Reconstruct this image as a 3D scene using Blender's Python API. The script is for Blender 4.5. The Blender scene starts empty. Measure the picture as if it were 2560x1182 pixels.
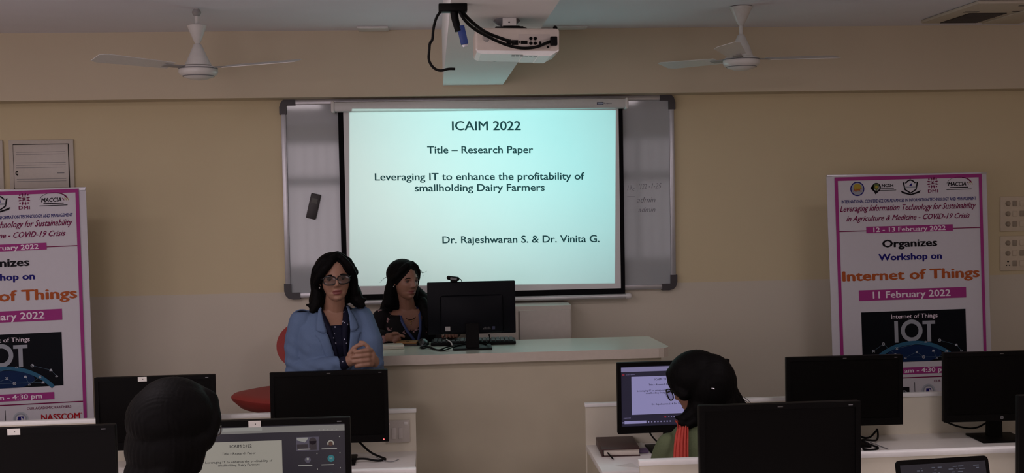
import bpy, bmesh, math, random
import numpy as np
from mathutils import Vector, Matrix, Quaternion, noise as mnoise
random.seed(7)
S = bpy.context.scene
COL = S.collection
pi = math.pi

# ------------------------------------------------------------------ camera
def cam_axes(yaw, pitch, roll):
    f = Vector((math.sin(yaw)*math.cos(pitch), math.cos(yaw)*math.cos(pitch), math.sin(pitch)))
    r = Vector((math.cos(yaw), -math.sin(yaw), 0.0)); u = r.cross(f)
    c, s = math.cos(roll), math.sin(roll)
    return c*r + s*u, -s*r + c*u, f
cd = bpy.data.cameras.new('camera'); cam = bpy.data.objects.new('camera', cd); COL.objects.link(cam)
cd.sensor_fit = 'HORIZONTAL'; cd.sensor_width = 36.0; cd.lens = 2800/2560*36.0
cd.clip_start = 0.05; cd.clip_end = 100
_r, _u, _f = cam_axes(0.06925, -0.0446, -0.01808)
cam.matrix_world = Matrix(((_r.x, _u.x, -_f.x, 0), (_r.y, _u.y, -_f.y, 0), (_r.z, _u.z, -_f.z, 2.0), (0, 0, 0, 1)))
S.camera = cam

# ------------------------------------------------------------------ world, exposure
w = bpy.data.worlds.new('world'); S.world = w; w.use_nodes = True
w.node_tree.nodes['Background'].inputs[0].default_value = (0.75, 0.72, 0.80, 1)
w.node_tree.nodes['Background'].inputs[1].default_value = 0.8
vs = S.view_settings
vs.view_transform = 'Standard'; vs.look = 'None'; vs.exposure = 0.0; vs.gamma = 1.0; vs.use_curve_mapping = False
S.display_settings.display_device = 'sRGB'
try:
    S.cycles.use_denoising = True
    S.cycles.max_bounces = 8
    S.cycles.sample_clamp_indirect = 4.0
except Exception:
    pass

# ------------------------------------------------------------------ daylight through the windows
def area(name, loc, direction, sx, sy, power, col):
    d = bpy.data.lights.new(name, 'AREA'); d.shape = 'RECTANGLE'; d.size = sx; d.size_y = sy
    d.energy = power; d.color = col
    o = bpy.data.objects.new(name, d); COL.objects.link(o); o.location = loc
    o.rotation_euler = Vector(direction).to_track_quat('-Z', 'Z').to_euler()
    return o
DAY = (1.0, 0.83, 0.90)
WINDOWS_REAR = [(-4.3, -2.7, 34), (-2.2, -0.4, 36), (2.3, 3.8, 8)]       # x0, x1, watts
WINDOWS_LEFT = [(-1.6, 0.4, 30), (1.2, 3.4, 24)]                          # y0, y1, watts
for (a, b, p) in WINDOWS_REAR:
    area('daylight_rear', ((a+b)/2, -2.72, 1.78), (0, 1, 0), b-a-.1, 1.9, p, DAY)
for (a, b, p) in WINDOWS_LEFT:
    area('daylight_side', (-5.42, (a+b)/2, 1.78), (1, 0, 0), b-a-.1, 1.9, p, DAY)

# ------------------------------------------------------------------ the projector's beam (a rectangle of light thrown at the screen)
LENS = Vector((0.245, 4.36, 2.505))
def projector_beam():
    d = bpy.data.lights.new('projector_beam', 'SPOT'); d.energy = 300; d.spot_size = math.radians(70); d.spot_blend = 0.0
    d.shadow_soft_size = 0.004
    o = bpy.data.objects.new('projector_beam', d); COL.objects.link(o); o.location = LENS
    o.rotation_euler = Vector((0, 1, 0)).to_track_quat('-Z', 'Z').to_euler()
    d.use_nodes = True; nt = d.node_tree; N = nt.nodes; L = nt.links
    em = N['Emission']
    g = N.new('ShaderNodeNewGeometry'); s = N.new('ShaderNodeSeparateXYZ'); L.new(g.outputs['Incoming'], s.inputs[0])
    def m(op, a, b=None, c=None):
        n = N.new('ShaderNodeMath'); n.operation = op
        for i, v in enumerate((a, b, c)):
            if v is None: continue
            if isinstance(v, (int, float)): n.inputs[i].default_value = v
            else: L.new(v, n.inputs[i])
        return n.outputs[0]
    a = m('DIVIDE', s.outputs[0], s.outputs[1]); b = m('DIVIDE', s.outputs[2], s.outputs[1])
    D = 6.93 - LENS.y
    TL, TR, BR, BL = [((x-LENS.x)/D, (z-LENS.z)/D) for x, z in ((-.503, 2.486), (1.143, 2.462), (1.121, 1.382), (-.528, 1.404))]
    mask = None
    for p, q in ((TL, BL), (BL, BR), (BR, TR), (TR, TL)):              # inside = left of each edge
        dx, dy = q[0]-p[0], q[1]-p[1]; ln = math.hypot(dx, dy)
        v = m('ADD', m('MULTIPLY', b, dx/ln), m('MULTIPLY', a, -dy/ln))
        v = m('SUBTRACT', v, (dx*p[1]-dy*p[0])/ln)
        v = m('MULTIPLY', v, 900.0); v = m('ADD', v, 0.5)
        n = N.new('ShaderNodeClamp'); L.new(v, n.inputs[0]); v = n.outputs[0]
        mask = v if mask is None else m('MULTIPLY', mask, v)
    # colour of the picture: paler towards its left and lower edges, cyan towards the upper right
    t = m('ADD', m('MULTIPLY', a, 1.9), m('MULTIPLY', b, 1.3)); t = m('ADD', t, 0.70)
    n = N.new('ShaderNodeClamp'); L.new(t, n.inputs[0])
    mx = N.new('ShaderNodeMix'); mx.data_type = 'RGBA'; L.new(n.outputs[0], mx.inputs['Factor'])
    mx.inputs['A'].default_value = (0.47, 0.71, 0.655, 1); mx.inputs['B'].default_value = (0.27, 0.77, 0.755, 1)
    L.new(mx.outputs['Result'], em.inputs['Color'])
    # brightest near the middle of the picture, a little dimmer towards its corners
    ca, cb = (0.36-LENS.x)/D, (2.05-LENS.z)/D
    r2 = m('ADD', m('POWER', m('ABSOLUTE', m('SUBTRACT', a, ca)), 2.0), m('MULTIPLY', m('POWER', m('ABSOLUTE', m('SUBTRACT', b, cb)), 2.0), 2.0))
    L.new(m('MULTIPLY', mask, m('SUBTRACT', 1.16, m('MULTIPLY', r2, 1.9))), em.inputs['Strength'])
    return o
projector_beam()

# ------------------------------------------------------------------ materials
def lin(c):
    c /= 255.0
    return c/12.92 if c <= 0.04045 else ((c+0.055)/1.055)**2.4
def rgb(r, g, b): return (lin(r), lin(g), lin(b), 1.0)
MATS = {}
def mat(name, col, rough=0.55, metal=0.0, ns=40.0, amt=0.06, bump=0.0, bs=200.0, spec=0.5, coat=0.0):
    """principled material whose colour varies a little with a noise texture"""
    if name in MATS: return MATS[name]
    m = bpy.data.materials.new(name); m.use_nodes = True; nt = m.node_tree; N = nt.nodes; L = nt.links
    b = N['Principled BSDF']; b.inputs['Roughness'].default_value = rough; b.inputs['Metallic'].default_value = metal
    b.inputs['Specular IOR Level'].default_value = spec; b.inputs['Coat Weight'].default_value = coat; b.inputs['Coat Roughness'].default_value = 0.2
    tc = N.new('ShaderNodeTexCoord'); n = N.new('ShaderNodeTexNoise'); n.inputs['Scale'].default_value = ns; n.inputs['Detail'].default_value = 3
    L.new(tc.outputs['Object'], n.inputs['Vector'])
    mx = N.new('ShaderNodeMix'); mx.data_type = 'RGBA'
    c = col[:3]
    mx.inputs['A'].default_value = tuple(max(0, v*(1-amt)) for v in c)+(1,); mx.inputs['B'].default_value = tuple(min(1, v*(1+amt)) for v in c)+(1,)
    L.new(n.outputs['Fac'], mx.inputs['Factor']); L.new(mx.outputs['Result'], b.inputs['Base Color'])
    if bump:
        n2 = N.new('ShaderNodeTexNoise'); n2.inputs['Scale'].default_value = bs; L.new(tc.outputs['Object'], n2.inputs['Vector'])
        bp = N.new('ShaderNodeBump'); bp.inputs['Strength'].default_value = bump; bp.inputs['Distance'].default_value = 0.004
        L.new(n2.outputs['Fac'], bp.inputs['Height']); L.new(bp.outputs['Normal'], b.inputs['Normal'])
    MATS[name] = m; return m
def glow(name, col, strength):
    if name in MATS: return MATS[name]
    m = bpy.data.materials.new(name); m.use_nodes = True
    b = m.node_tree.nodes['Principled BSDF']; b.inputs['Base Color'].default_value = (0.02, 0.02, 0.02, 1); b.inputs['Roughness'].default_value = 0.4
    b.inputs['Emission Color'].default_value = tuple(col[:3])+(1,); b.inputs['Emission Strength'].default_value = strength
    MATS[name] = m; return m
def wall_paint():
    m = mat('wall_paint', (0.70, 0.60, 0.385, 1), 0.8, ns=3.0, amt=0.03, bump=0.10, bs=60)
    nt = m.node_tree; N = nt.nodes; L = nt.links; b = N['Principled BSDF']
    old = b.inputs['Base Color'].links[0].from_socket
    g = N.new('ShaderNodeNewGeometry'); s = N.new('ShaderNodeSeparateXYZ'); L.new(g.outputs['Position'], s.inputs[0])
    c = N.new('ShaderNodeMath'); c.operation = 'LESS_THAN'; c.inputs[1].default_value = 1.371; L.new(s.outputs[2], c.inputs[0])
    mx = N.new('ShaderNodeMix'); mx.data_type = 'RGBA'; L.new(c.outputs[0], mx.inputs['Factor']); L.new(old, mx.inputs['A'])
    mx.inputs['B'].default_value = (0.68, 0.62, 0.51, 1); L.new(mx.outputs['Result'], b.inputs['Base Color'])
    return m
M_WALL = wall_paint()
M_BEAM = mat('beam_paint', (0.66, 0.57, 0.42, 1), 0.8, ns=3, amt=0.03, bump=0.08, bs=60)
M_CEIL = mat('ceiling_paint', (0.88, 0.87, 0.94, 1), 0.85, ns=4, amt=0.03, bump=0.08, bs=60)
M_FLOOR = mat('floor_tile', (0.42, 0.38, 0.33, 1), 0.35, ns=6, amt=0.1)
M_WHITE = mat('white_plastic', (0.74, 0.72, 0.70, 1), 0.4)
M_LAM = mat('white_laminate', (0.90, 0.87, 0.83, 1), 0.30, ns=15, amt=0.03)
M_DESK = mat('cream_laminate', (0.57, 0.51, 0.38, 1), 0.45, ns=12, amt=0.04)
M_PART = mat('partition_laminate', (0.78, 0.73, 0.60, 1), 0.5, ns=12, amt=0.04)
M_DESKTOP = mat('desk_laminate_screen_tint', (0.78, 0.90, 0.76, 1), 0.34, ns=12, amt=0.03, spec=1.0, coat=1.0)  # white laminate with the screen's green glow mixed into its colour
M_BLACK = mat('black_plastic', (0.0035, 0.003, 0.003, 1), 0.5, spec=0.10)
M_GLOSSB = mat('black_glass_screen', (0.0035, 0.003, 0.003, 1), 0.35, amt=0.02, spec=0.10)
M_RUBBER = mat('black_cable', (0.004, 0.004, 0.004, 1), 0.6, spec=.15)
M_GREY = mat('grey_plastic', (0.20, 0.20, 0.21, 1), 0.5)
M_STICK = mat('paper_sticker', (0.80, 0.78, 0.72, 1), 0.7)
M_ALU = mat('aluminium', (0.55, 0.55, 0.58, 1), 0.35, 0.6)
M_BOARD = mat('whiteboard_enamel', (0.40, 0.425, 0.44, 1), 0.055, ns=5, amt=0.03)
M_CLOTH = mat('screen_cloth', (0.78, 0.78, 0.78, 1), 0.9, ns=4, amt=0.02, spec=0.1)
M_SKIN = mat('skin', (0.33, 0.175, 0.115, 1), 0.5, ns=60, amt=0.08)
M_SKIN2 = mat('skin_deep', (0.25, 0.12, 0.078, 1), 0.5, ns=60, amt=0.08)
M_LIPS = mat('lips', (0.20, 0.055, 0.05, 1), 0.5)
M_HAIR = mat('black_hair', (0.0035, 0.003, 0.003, 1), 0.6, ns=200, amt=0.3, bump=0.2, bs=140, spec=0.07)
M_EYEW = mat('eye_white', (0.13, 0.11, 0.10, 1), 0.6, spec=.1)
M_EYE = mat('iris', (0.008, 0.005, 0.004, 1), 0.4, spec=.2)
M_BLAZER = mat('blue_blazer_cloth', (0.120, 0.180, 0.30, 1), 0.75, ns=300, amt=0.10, bump=0.25, bs=500, spec=0.2)

# ------------------------------------------------------------------ geometry builder
class MB:
    def __init__(s): s.v = []; s.f = []; s.m = []; s.sm = []
    def add(s, vs, fs, mi=0, smooth=False, M=None):
        o = len(s.v)
        s.v += [tuple(M @ Vector(v)) if M is not None else tuple(v) for v in vs]
        s.f += [tuple(i+o for i in f) for f in fs]; s.m += [mi]*len(fs); s.sm += [smooth]*len(fs)
        return s
    def box(s, lo, hi, mi=0, bev=0.0, M=None, seg=2):
        (x0, y0, z0), (x1, y1, z1) = lo, hi
        V = [(x0, y0, z0), (x1, y0, z0), (x1, y1, z0), (x0, y1, z0), (x0, y0, z1), (x1, y0, z1), (x1, y1, z1), (x0, y1, z1)]
        Fc = [(0, 3, 2, 1), (4, 5, 6, 7), (0, 1, 5, 4), (1, 2, 6, 5), (2, 3, 7, 6), (3, 0, 4, 7)]
        if bev <= 0: return s.add(V, Fc, mi, False, M)
        bm = bmesh.new(); vv = [bm.verts.new(v) for v in V]
        for f in Fc: bm.faces.new([vv[i] for i in f])
        bmesh.ops.bevel(bm, geom=list(bm.edges), offset=bev, segments=seg, profile=0.5, affect='EDGES', clamp_overlap=True)
        return s.frombm(bm, mi, True, M)
    def frombm(s, bm, mi=0, smooth=False, M=None):
        bm.verts.ensure_lookup_table(); bm.verts.index_update()
        s.add([tuple(v.co) for v in bm.verts], [tuple(v.index for v in f.verts) for f in bm.faces], mi, smooth, M)
        bm.free(); return s
    def prism(s, pts, y0, y1, mi=0, M=None):
        """outline in x,z given anticlockwise seen from -y, thickness along y"""
        n = len(pts); V = [(x, y0, z) for x, z in pts] + [(x, y1, z) for x, z in pts]
        F = [tuple(range(n)), tuple(range(2*n-1, n-1, -1))] + [(i, i+n, (i+1) % n + n, (i+1) % n) for i in range(n)]
        return s.add(V, F, mi, False, M)
    def slab(s, pts, z0, z1, mi=0, mtop=None):
        n = len(pts); V = [(x, y, z0) for x, y in pts] + [(x, y, z1) for x, y in pts]
        s.add(V, [tuple(range(n-1, -1, -1))] + [(i, (i+1) % n, (i+1) % n + n, i+n) for i in range(n)], mi)
        return s.add(V[n:], [tuple(range(n))], mi if mtop is None else mtop)
    def quad(s, a, b, c, d, mi=0, M=None): return s.add([a, b, c, d], [(0, 1, 2, 3)], mi, False, M)
    def lathe(s, prof, seg=32, mi=0, c=(0, 0, 0), M=None, cap=True):
        V = []; F = []
        for r, z in prof:
            for k in range(seg):
                a = 2*pi*k/seg; V.append((c[0]+r*math.cos(a), c[1]+r*math.sin(a), c[2]+z))
        for i in range(len(prof)-1):
            for k in range(seg):
                k2 = (k+1) % seg; F.append((i*seg+k, i*seg+k2, (i+1)*seg+k2, (i+1)*seg+k))
        if cap: F.append(tuple(range(seg-1, -1, -1))); F.append(tuple((len(prof)-1)*seg+k for k in range(seg)))
        return s.add(V, F, mi, True, M)
    def tube(s, pts, r, seg=8, mi=0, closed=False, smoothpath=0, M=None):
        P = [Vector(p) for p in pts]
        R = list(r) if isinstance(r, (list, tuple)) else [r]*len(P)
        for _ in range(smoothpath):                     # Chaikin corner cutting
            Q = [P[0]] if not closed else []; RR = [R[0]] if not closed else []
            n = len(P)
            for i in range(n-1 if not closed else n):
                a, b = P[i], P[(i+1) % n]; ra, rb = R[i], R[(i+1) % n]
                Q += [a*.75+b*.25, a*.25+b*.75]; RR += [ra*.75+rb*.25, ra*.25+rb*.75]
            if not closed: Q.append(P[-1]); RR.append(R[-1])
            P, R = Q, RR
        n = len(P); V = []; F = []; nrm = None
        for i in range(n):
            t = (P[(i+1) % n]-P[i-1]) if closed else (P[min(i+1, n-1)]-P[max(i-1, 0)])
            t = t.normalized() if t.length > 1e-9 else Vector((0, 0, 1))
            if nrm is None: nrm = t.orthogonal().normalized()
            nrm = (nrm - t*nrm.dot(t)).normalized() if (nrm - t*nrm.dot(t)).length > 1e-6 else t.orthogonal().normalized()
            bi = t.cross(nrm)
            for k in range(seg):
                a = 2*pi*k/seg; V.append(P[i]+(nrm*math.cos(a)+bi*math.sin(a))*R[i])
        for i in range(n if closed else n-1):
            for k in range(seg):
                k2 = (k+1) % seg; j = (i+1) % n
                F.append((i*seg+k, i*seg+k2, j*seg+k2, j*seg+k))
        if not closed: F.append(tuple(range(seg-1, -1, -1))); F.append(tuple((n-1)*seg+k for k in range(seg)))
        return s.add(V, F, mi, True, M)
    def ell(s, c, r, R=None, mi=0, sub=3):
        bm = bmesh.new(); bmesh.ops.create_icosphere(bm, subdivisions=sub, radius=1)
        Rm = R.to_4x4() if R is not None else Matrix.Identity(4)
        return s.frombm(bm, mi, True, Matrix.Translation(Vector(c)) @ Rm @ Matrix.Diagonal((r[0], r[1], r[2], 1)))
    def cap(s, p0, r0, p1, r1, seg=16, mi=0):
        p0, p1 = Vector(p0), Vector(p1); d = p1-p0; ln = d.length; t = d.normalized() if ln > 1e-9 else Vector((0, 0, 1))
        prof = []
        for k in range(5): a = pi/2*k/4; prof.append((max(1e-5, r0*math.sin(a)), -r0*math.cos(a)))
        for k in range(5): a = pi/2*k/4; prof.append((max(1e-5, r1*math.cos(a)), ln+r1*math.sin(a)))
        return s.lathe(prof, seg, mi, M=Matrix.Translation(p0) @ t.to_track_quat('Z', 'Y').to_matrix().to_4x4())
    def chain(s, pts, rs, seg=14):
        for i in range(len(pts)-1): s.cap(pts[i], rs[i], pts[i+1], rs[i+1], seg)
        return s
    def loft(s, secs, seg=40, n=2.3, cap=True, mi=0):
        """secs: (cx, cy, cz, rx, ry, yaw)"""
        V = []; F = []
        for cx, cy, cz, rx, ry, yw in secs:
            c, q = math.cos(yw), math.sin(yw)
            for k in range(seg):
                a = 2*pi*k/seg; ca, sa = math.cos(a), math.sin(a)
                x = rx*math.copysign(abs(ca)**(2/n), ca); y = ry*math.copysign(abs(sa)**(2/n), sa)
                V.append((cx+x*c-y*q, cy+x*q+y*c, cz))
        for i in range(len(secs)-1):
            for k in range(seg):
                k2 = (k+1) % seg; F.append((i*seg+k, i*seg+k2, (i+1)*seg+k2, (i+1)*seg+k))
        if cap: F.append(tuple(range(seg-1, -1, -1))); F.append(tuple((len(secs)-1)*seg+k for k in range(seg)))
        return s.add(V, F, mi, True)
    def text(s, txt, M, x0, x1, yb, h, mi=0, bold=0.0, shear=0.0, res=2, n=0.0):
        """lettering fitted to [x0,x1] with base line yb and capital height h in the plane of M (x right, y up, z out)"""
        T, F, (bx0, bx1) = glyphs(txt, min(bold, 0.0), shear, res)
        b = max(bold, 0.0); sx = (x1-x0)/(bx1-bx0+2*b); sy = h/CAPH
        # heavier strokes: the same glyphs struck again a hair's breadth to each side
        for k, (dx, dy) in enumerate(((0, 0),) if b == 0 else ((-b, 0), (b, 0), (0, -b*.6), (0, b*.6))):
            s.add([(x0+(x-bx0+b+dx)*sx, yb+(y+dy)*sy, n+k*.00012) for x, y in T], F, mi, False, M)
        return s
    def build(s, name, mats, parent=None, loc=None):
        me = bpy.data.meshes.new(name); me.from_pydata([tuple(v) for v in s.v], [], s.f)
        for m in (mats if isinstance(mats, (list, tuple)) else [mats]): me.materials.append(m)
        me.polygons.foreach_set('material_index', s.m); me.polygons.foreach_set('use_smooth', s.sm); me.update()
        if any(s.sm):
            try: me.set_sharp_from_angle(angle=math.radians(42))
            except Exception: pass
        o = bpy.data.objects.new(name, me); COL.objects.link(o)
        if parent is not None: o.parent = parent
        if loc is not None: o.location = loc
        return o
CAPH = 0.7
def glyphs(txt, bold, shear, res=2):
    cu = bpy.data.curves.new('lettering', 'FONT'); cu.body = txt; cu.size = 1; cu.offset = bold; cu.shear = shear
    cu.resolution_u = res; cu.fill_mode = 'FRONT'
    ob = bpy.data.objects.new('lettering', cu); COL.objects.link(ob)
    dg = bpy.context.evaluated_depsgraph_get(); me = bpy.data.meshes.new_from_object(ob.evaluated_get(dg))
    V = [(v.co.x, v.co.y) for v in me.vertices]; F = []
    for p in me.polygons:
        F.append(tuple(p.vertices) if p.normal.z > 0 else tuple(reversed(p.vertices)))
    bpy.data.objects.remove(ob); bpy.data.meshes.remove(me); bpy.data.curves.remove(cu)
    xs = [v[0] for v in V]
    return V, F, (min(xs), max(xs))
_V, _F, _b = glyphs('H', 0, 0); CAPH = max(v[1] for v in _V)
def plane(o, u=(1, 0, 0), v=(0, 0, 1)):
    """matrix of a drawing plane: x along u, y along v, z towards the viewer"""
    u, v, o = Vector(u), Vector(v), Vector(o); n = u.cross(v).normalized()
    return Matrix(((u.x, v.x, n.x, o.x), (u.y, v.y, n.y, o.y), (u.z, v.z, n.z, o.z), (0, 0, 0, 1)))

def tag(o, label, cat, group=None, kind=None):
    o['label'] = label; o['category'] = cat
    if group: o['group'] = group
    if kind: o['kind'] = kind
    return o
def thing(name, label, cat, loc=(0, 0, 0), rz=0.0, group=None):
    o = bpy.data.objects.new(name, None); COL.objects.link(o); o.location = loc; o.rotation_euler = (0, 0, rz); o.empty_display_size = 0.1
    return tag(o, label, cat, group)
def struct(o): o['kind'] = 'structure'; return o
def copy_tree(o, parent=None):
    c = o.copy(); COL.objects.link(c)
    if parent is not None: c.parent = parent
    for ch in list(o.children): copy_tree(ch, c)
    return c

# ================================================================== THE ROOM
XL, XR, YB, YF, ZC = -5.3, 4.9, -2.6, 7.0, 2.95
struct(MB().box((XL-.2, YF, -.2), (XR+.2, YF+.2, ZC+.2)).build('wall_front', M_WALL))
struct(MB().box((XR, YB-.2, -.2), (XR+.2, YF, ZC+.2)).build('wall_right', M_WALL))
def wall_with_holes(name, horiz, fixed, a0, a1, holes):
    mb = MB(); z0, z1 = 0.82, 2.74
    def b(lo, hi, za, zb):
        if hi-lo < 1e-4: return
        if horiz: mb.box((lo, fixed-.2, za), (hi, fixed, zb))
        else: mb.box((fixed-.2, lo, za), (fixed, hi, zb))
    b(a0, a1, -.2, z0); b(a0, a1, z1, ZC+.2); x = a0
    for p, q in holes: b(x, p, z0, z1); x = q
    b(x, a1, z0, z1)
    struct(mb.build(name, M_WALL))
wall_with_holes('wall_rear', True, YB, XL-.2, XR+.2, [(a, b) for a, b, p in WINDOWS_REAR])
wall_with_holes('wall_left', False, XL, YB, YF, [(a, b) for a, b, p in WINDOWS_LEFT])
M_FRAME = mat('window_frame_paint', (0.30, 0.29, 0.30, 1), 0.5)
wn = 0
for horiz, fixed, lst in ((True, YB, WINDOWS_REAR), (False, XL, WINDOWS_LEFT)):
    for a, b, p in lst:
        wn += 1; mb = MB(); z0, z1 = 0.82, 2.74
        def bar(lo, hi, za, zb):
            if horiz: mb.box((lo, fixed-.14, za), (hi, fixed-.08, zb))
            else: mb.box((fixed-.14, lo, za), (fixed-.08, hi, zb))
        for x in (a, (a+b)/2-.03, b-.06): bar(x, x+.06, z0, z1)
        for z in (z0, 2.06, z1-.06): bar(a, b, z, z+.07 if z != 2.06 else z+.13)
        k = 1
        while a + k*.16 < b:
            bar(a+k*.16, a+k*.16+.012, z0, z1); k += 1
        struct(mb.build('window_%d' % wn, M_FRAME))
struct(MB().box((XL, YB, -.2), (XR, YF, 0.0)).build('floor', M_FLOOR))
struct(MB().box((XL, YB, 0.0), (XR, 4.12, 0.095)).build('floor_riser_middle', M_FLOOR))
struct(MB().box((XL, YB, 0.095), (XR, 2.45, 0.19)).build('floor_riser_rear', M_FLOOR))
struct(MB().box((-1.62, 5.84, 0.0), (1.95, YF, 0.35)).build('floor_dais', M_FLOOR))
struct(MB().box((XL, YB, ZC), (XR, YF, ZC+.2)).build('ceiling', M_CEIL))
struct(MB().box((XL, 6.80, 2.555), (XR, YF, ZC)).build('beam_front', M_BEAM))
struct(MB().box((0.070, YB, 2.615), (0.432, 6.80, ZC)).build('beam_ceiling', mat('beam_white_paint', (.93, .93, .92, 1), .7, ns=4, amt=.02)))

# ---- whiteboard
wb = thing('whiteboard', 'large white magnetic whiteboard on the front wall behind the projection screen', 'whiteboard', (0.297, 6.985, 1.945))
MB().box((-1.2, -.010, -.59), (1.2, .010, .59)).build('writing_surface', M_BOARD, wb)
fr = MB()
for lo, hi in (((-1.18, -.022, .578), (1.18, .012, .61)), ((-1.18, -.022, -.61), (1.18, .012, -.578)), ((-1.22, -.022, -.57), (-1.188, .012, .57)), ((1.188, -.022, -.57), (1.22, .012, .57))):
    fr.box(lo, hi, 0, .006)
fr.build('frame', M_ALU, wb)
M_CORNER = mat('corner_plastic', (0.045, 0.04, 0.045, 1), 0.45)
for sx in (-1, 1):
    for sz in (-1, 1):
        o = MB().prism([(0, -.055), (.042, -.055), (.042, -.01), (.033, .018), (.018, .034), (-.010, .042), (-.055, .042), (-.055, 0), (0, 0)][::1], -.027, .013)
        o = o.build('corner_cap', M_CORNER, wb, (sx*1.185, 0, sz*.575)); o.scale = (sx, 1, sz)
wr = MB()
Mw = plane((0, -.0115, 0)); M_INK = mat('faded_marker_ink', (0.16, 0.16, 0.19, 1), 0.6)
def wp(x, z): return (x-.297, z-1.945)
for txt, a, b, z, h in (('1', 1.185, 1.190, 1.965, .042), ('19', 1.215, 1.243, 1.962, .032), ('c', 1.248, 1.262, 1.960, .026), ("'122", 1.292, 1.338, 1.968, .034), ('-1-25', 1.352, 1.432, 1.972, .032), ('admin', 1.275, 1.392, 1.885, .034), ('admin', 1.284, 1.391, 1.825, .030)):
    x0, zz = wp(a, z); wr.text(txt, Mw, x0, wp(b, z)[0], zz, h, 0, -0.012, 0.3, n=0.0)
wr.box((.915, -.0122, -.022), (.965, -.0116, -.0205))
wr.build('handwriting', M_INK, wb)
# ---- duster stuck on the board
du = thing('board_duster', 'dark felt board duster stuck tilted on the whiteboard left of the screen', 'duster', (-0.738, 6.9735, 1.900))
du.rotation_euler = (0, math.radians(14), 0)
MB().box((-.030, -.028, -.078), (.030, -.010, .078), 0, .006).build('handle', mat('duster_plastic', (0.035, 0.03, 0.032, 1), .5), du)
MB().box((-.028, -.011, -.076), (.028, 0.0, .076), 0, .002).build('felt', mat('duster_felt', (0.02, 0.018, 0.018, 1), .95), du)
MB().box((-.018, -.0292, .020), (.018, -.0282, .050)).build('marking', mat('duster_mark', (0.10, 0.10, 0.09, 1), .6), du)

# ---- projection screen
ps = thing('projection_screen', 'pull-down projection screen showing a bright cyan research paper slide', 'projection screen', (0.307, 6.93, 1.29))
def PX(x): return x-.307
def PZ(z): return z-1.29
cs = MB(); cs.box((PX(-.590), -.075, PZ(2.470)), (PX(1.202), .022, PZ(2.530)), 0, .012)
case = cs.build('casing', mat('screen_casing', (0.66, 0.66, 0.65, 1), .35), ps)
for x in (-.598, 1.198):
    MB().box((PX(x)-.010, -.080, PZ(2.464)), (PX(x)+.012, .026, PZ(2.536)), 0, .010).build('end_cap', M_WHITE, ps)
lg = MB(); Ml = plane((0, -.0755, 0))
lg.add([(PX(x), -.0757, PZ(z)) for x, z in ((1.013, 2.492), (1.053, 2.492), (1.053, 2.508), (1.013, 2.508))], [(0, 1, 2, 3)], 0)
lg.add([(PX(x), -.0761, PZ(z)) for x, z in ((1.017, 2.495), (1.046, 2.495), (1.052, 2.500), (1.046, 2.505), (1.017, 2.505))], [(0, 1, 2, 3, 4)], 1)
lg.text('Screens', Ml, PX(1.054), PX(1.104), PZ(2.496), .010, 0, .01)
lg.build('maker_badge', [mat('badge_navy', (0.01, 0.02, 0.07, 1), .5), mat('badge_pale', (0.35, 0.42, 0.55, 1), .5)], case)
blk = MB()
blk.box((PX(-.572), -.0012, PZ(1.312)), (PX(1.185), .0006, PZ(2.475)))
blk.build('black_border', mat('screen_border_black', (0.006, 0.006, 0.007, 1), .9, spec=.1), ps)
cl = MB()
for i in range(40):                                        # faintly rippled cloth
    for j in range(1):
        x0, x1 = -.540+1.698*i/40, -.540+1.698*(i+1)/40
        y = lambda x: -.0030-.0012*math.sin(x*9)*math.sin(x*3.1+1)
        cl.add([(PX(x0), y(x0), PZ(1.352)), (PX(x1), y(x1), PZ(1.352)), (PX(x1), y(x1), PZ(2.475)), (PX(x0), y(x0), PZ(2.475))], [(0, 1, 2, 3)], 0, True)
cl.build('cloth', M_CLOTH, ps)
MB().cap((PX(-.575), -.004, PZ(1.302)), .0145, (PX(1.20), -.004, PZ(1.302)), .0145, 20).build('bottom_bar', mat('screen_bar', (0.66, 0.66, 0.66, 1), .35, .3), ps)
for x in (-.58, 1.205):
    MB().cap((PX(x)-.006, -.004, PZ(1.302)), .018, (PX(x)+.006, -.004, PZ(1.302)), .018, 16).build('bar_end', M_WHITE, ps)
M_TEAL = mat('slide_lettering', (0.020, 0.050, 0.056, 1), .9, spec=.05)
SLIDE = [('ICAIM 2022', .122, .547, 2.350, .055, .016), ('Title \u2013 Research Paper', -.033, .621, 2.209, .043, .014),
         ('Leveraging IT to enhance the profitability of', -.357, .938, 2.044, .043, .014), ('smallholding Dairy Farmers', -.114, .689, 1.976, .042, .014),
         ('Dr. Rajeshwaran S. & Dr. Vinita G.', .049, 1.027, 1.651, .043, .014)]
SL = (-.512, 1.130, 1.393, 2.472)                          # left, right, bottom, top of the picture
st = MB(); Mt = plane((0, -.0052, 0), (1, 0, -.013), (.0, 0, 1))
for t, a, b, z, h, bo in SLIDE: st.text(t, Mt, PX(a), PX(b), PZ(z)+.013*(PX(a)+PX(b))/2 - .0, h, 0, bo, res=4)
st.build('slide_lettering', M_TEAL, ps)
def slide_on(mb, M, x0, x1, z0, z1, mi, n, bold=0.012):
    """the same slide, small, on a monitor"""
    kx = (x1-x0)/(SL[1]-SL[0]); kz = (z1-z0)/(SL[3]-SL[2])
    for t, a, b, z, h, bo in SLIDE:
        mb.text(t, M, x0+(a-SL[0])*kx, x0+(b-SL[0])*kx, z0+(z-SL[2])*kz, h*kz*1.05, mi, bold, res=1, n=n)

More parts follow.
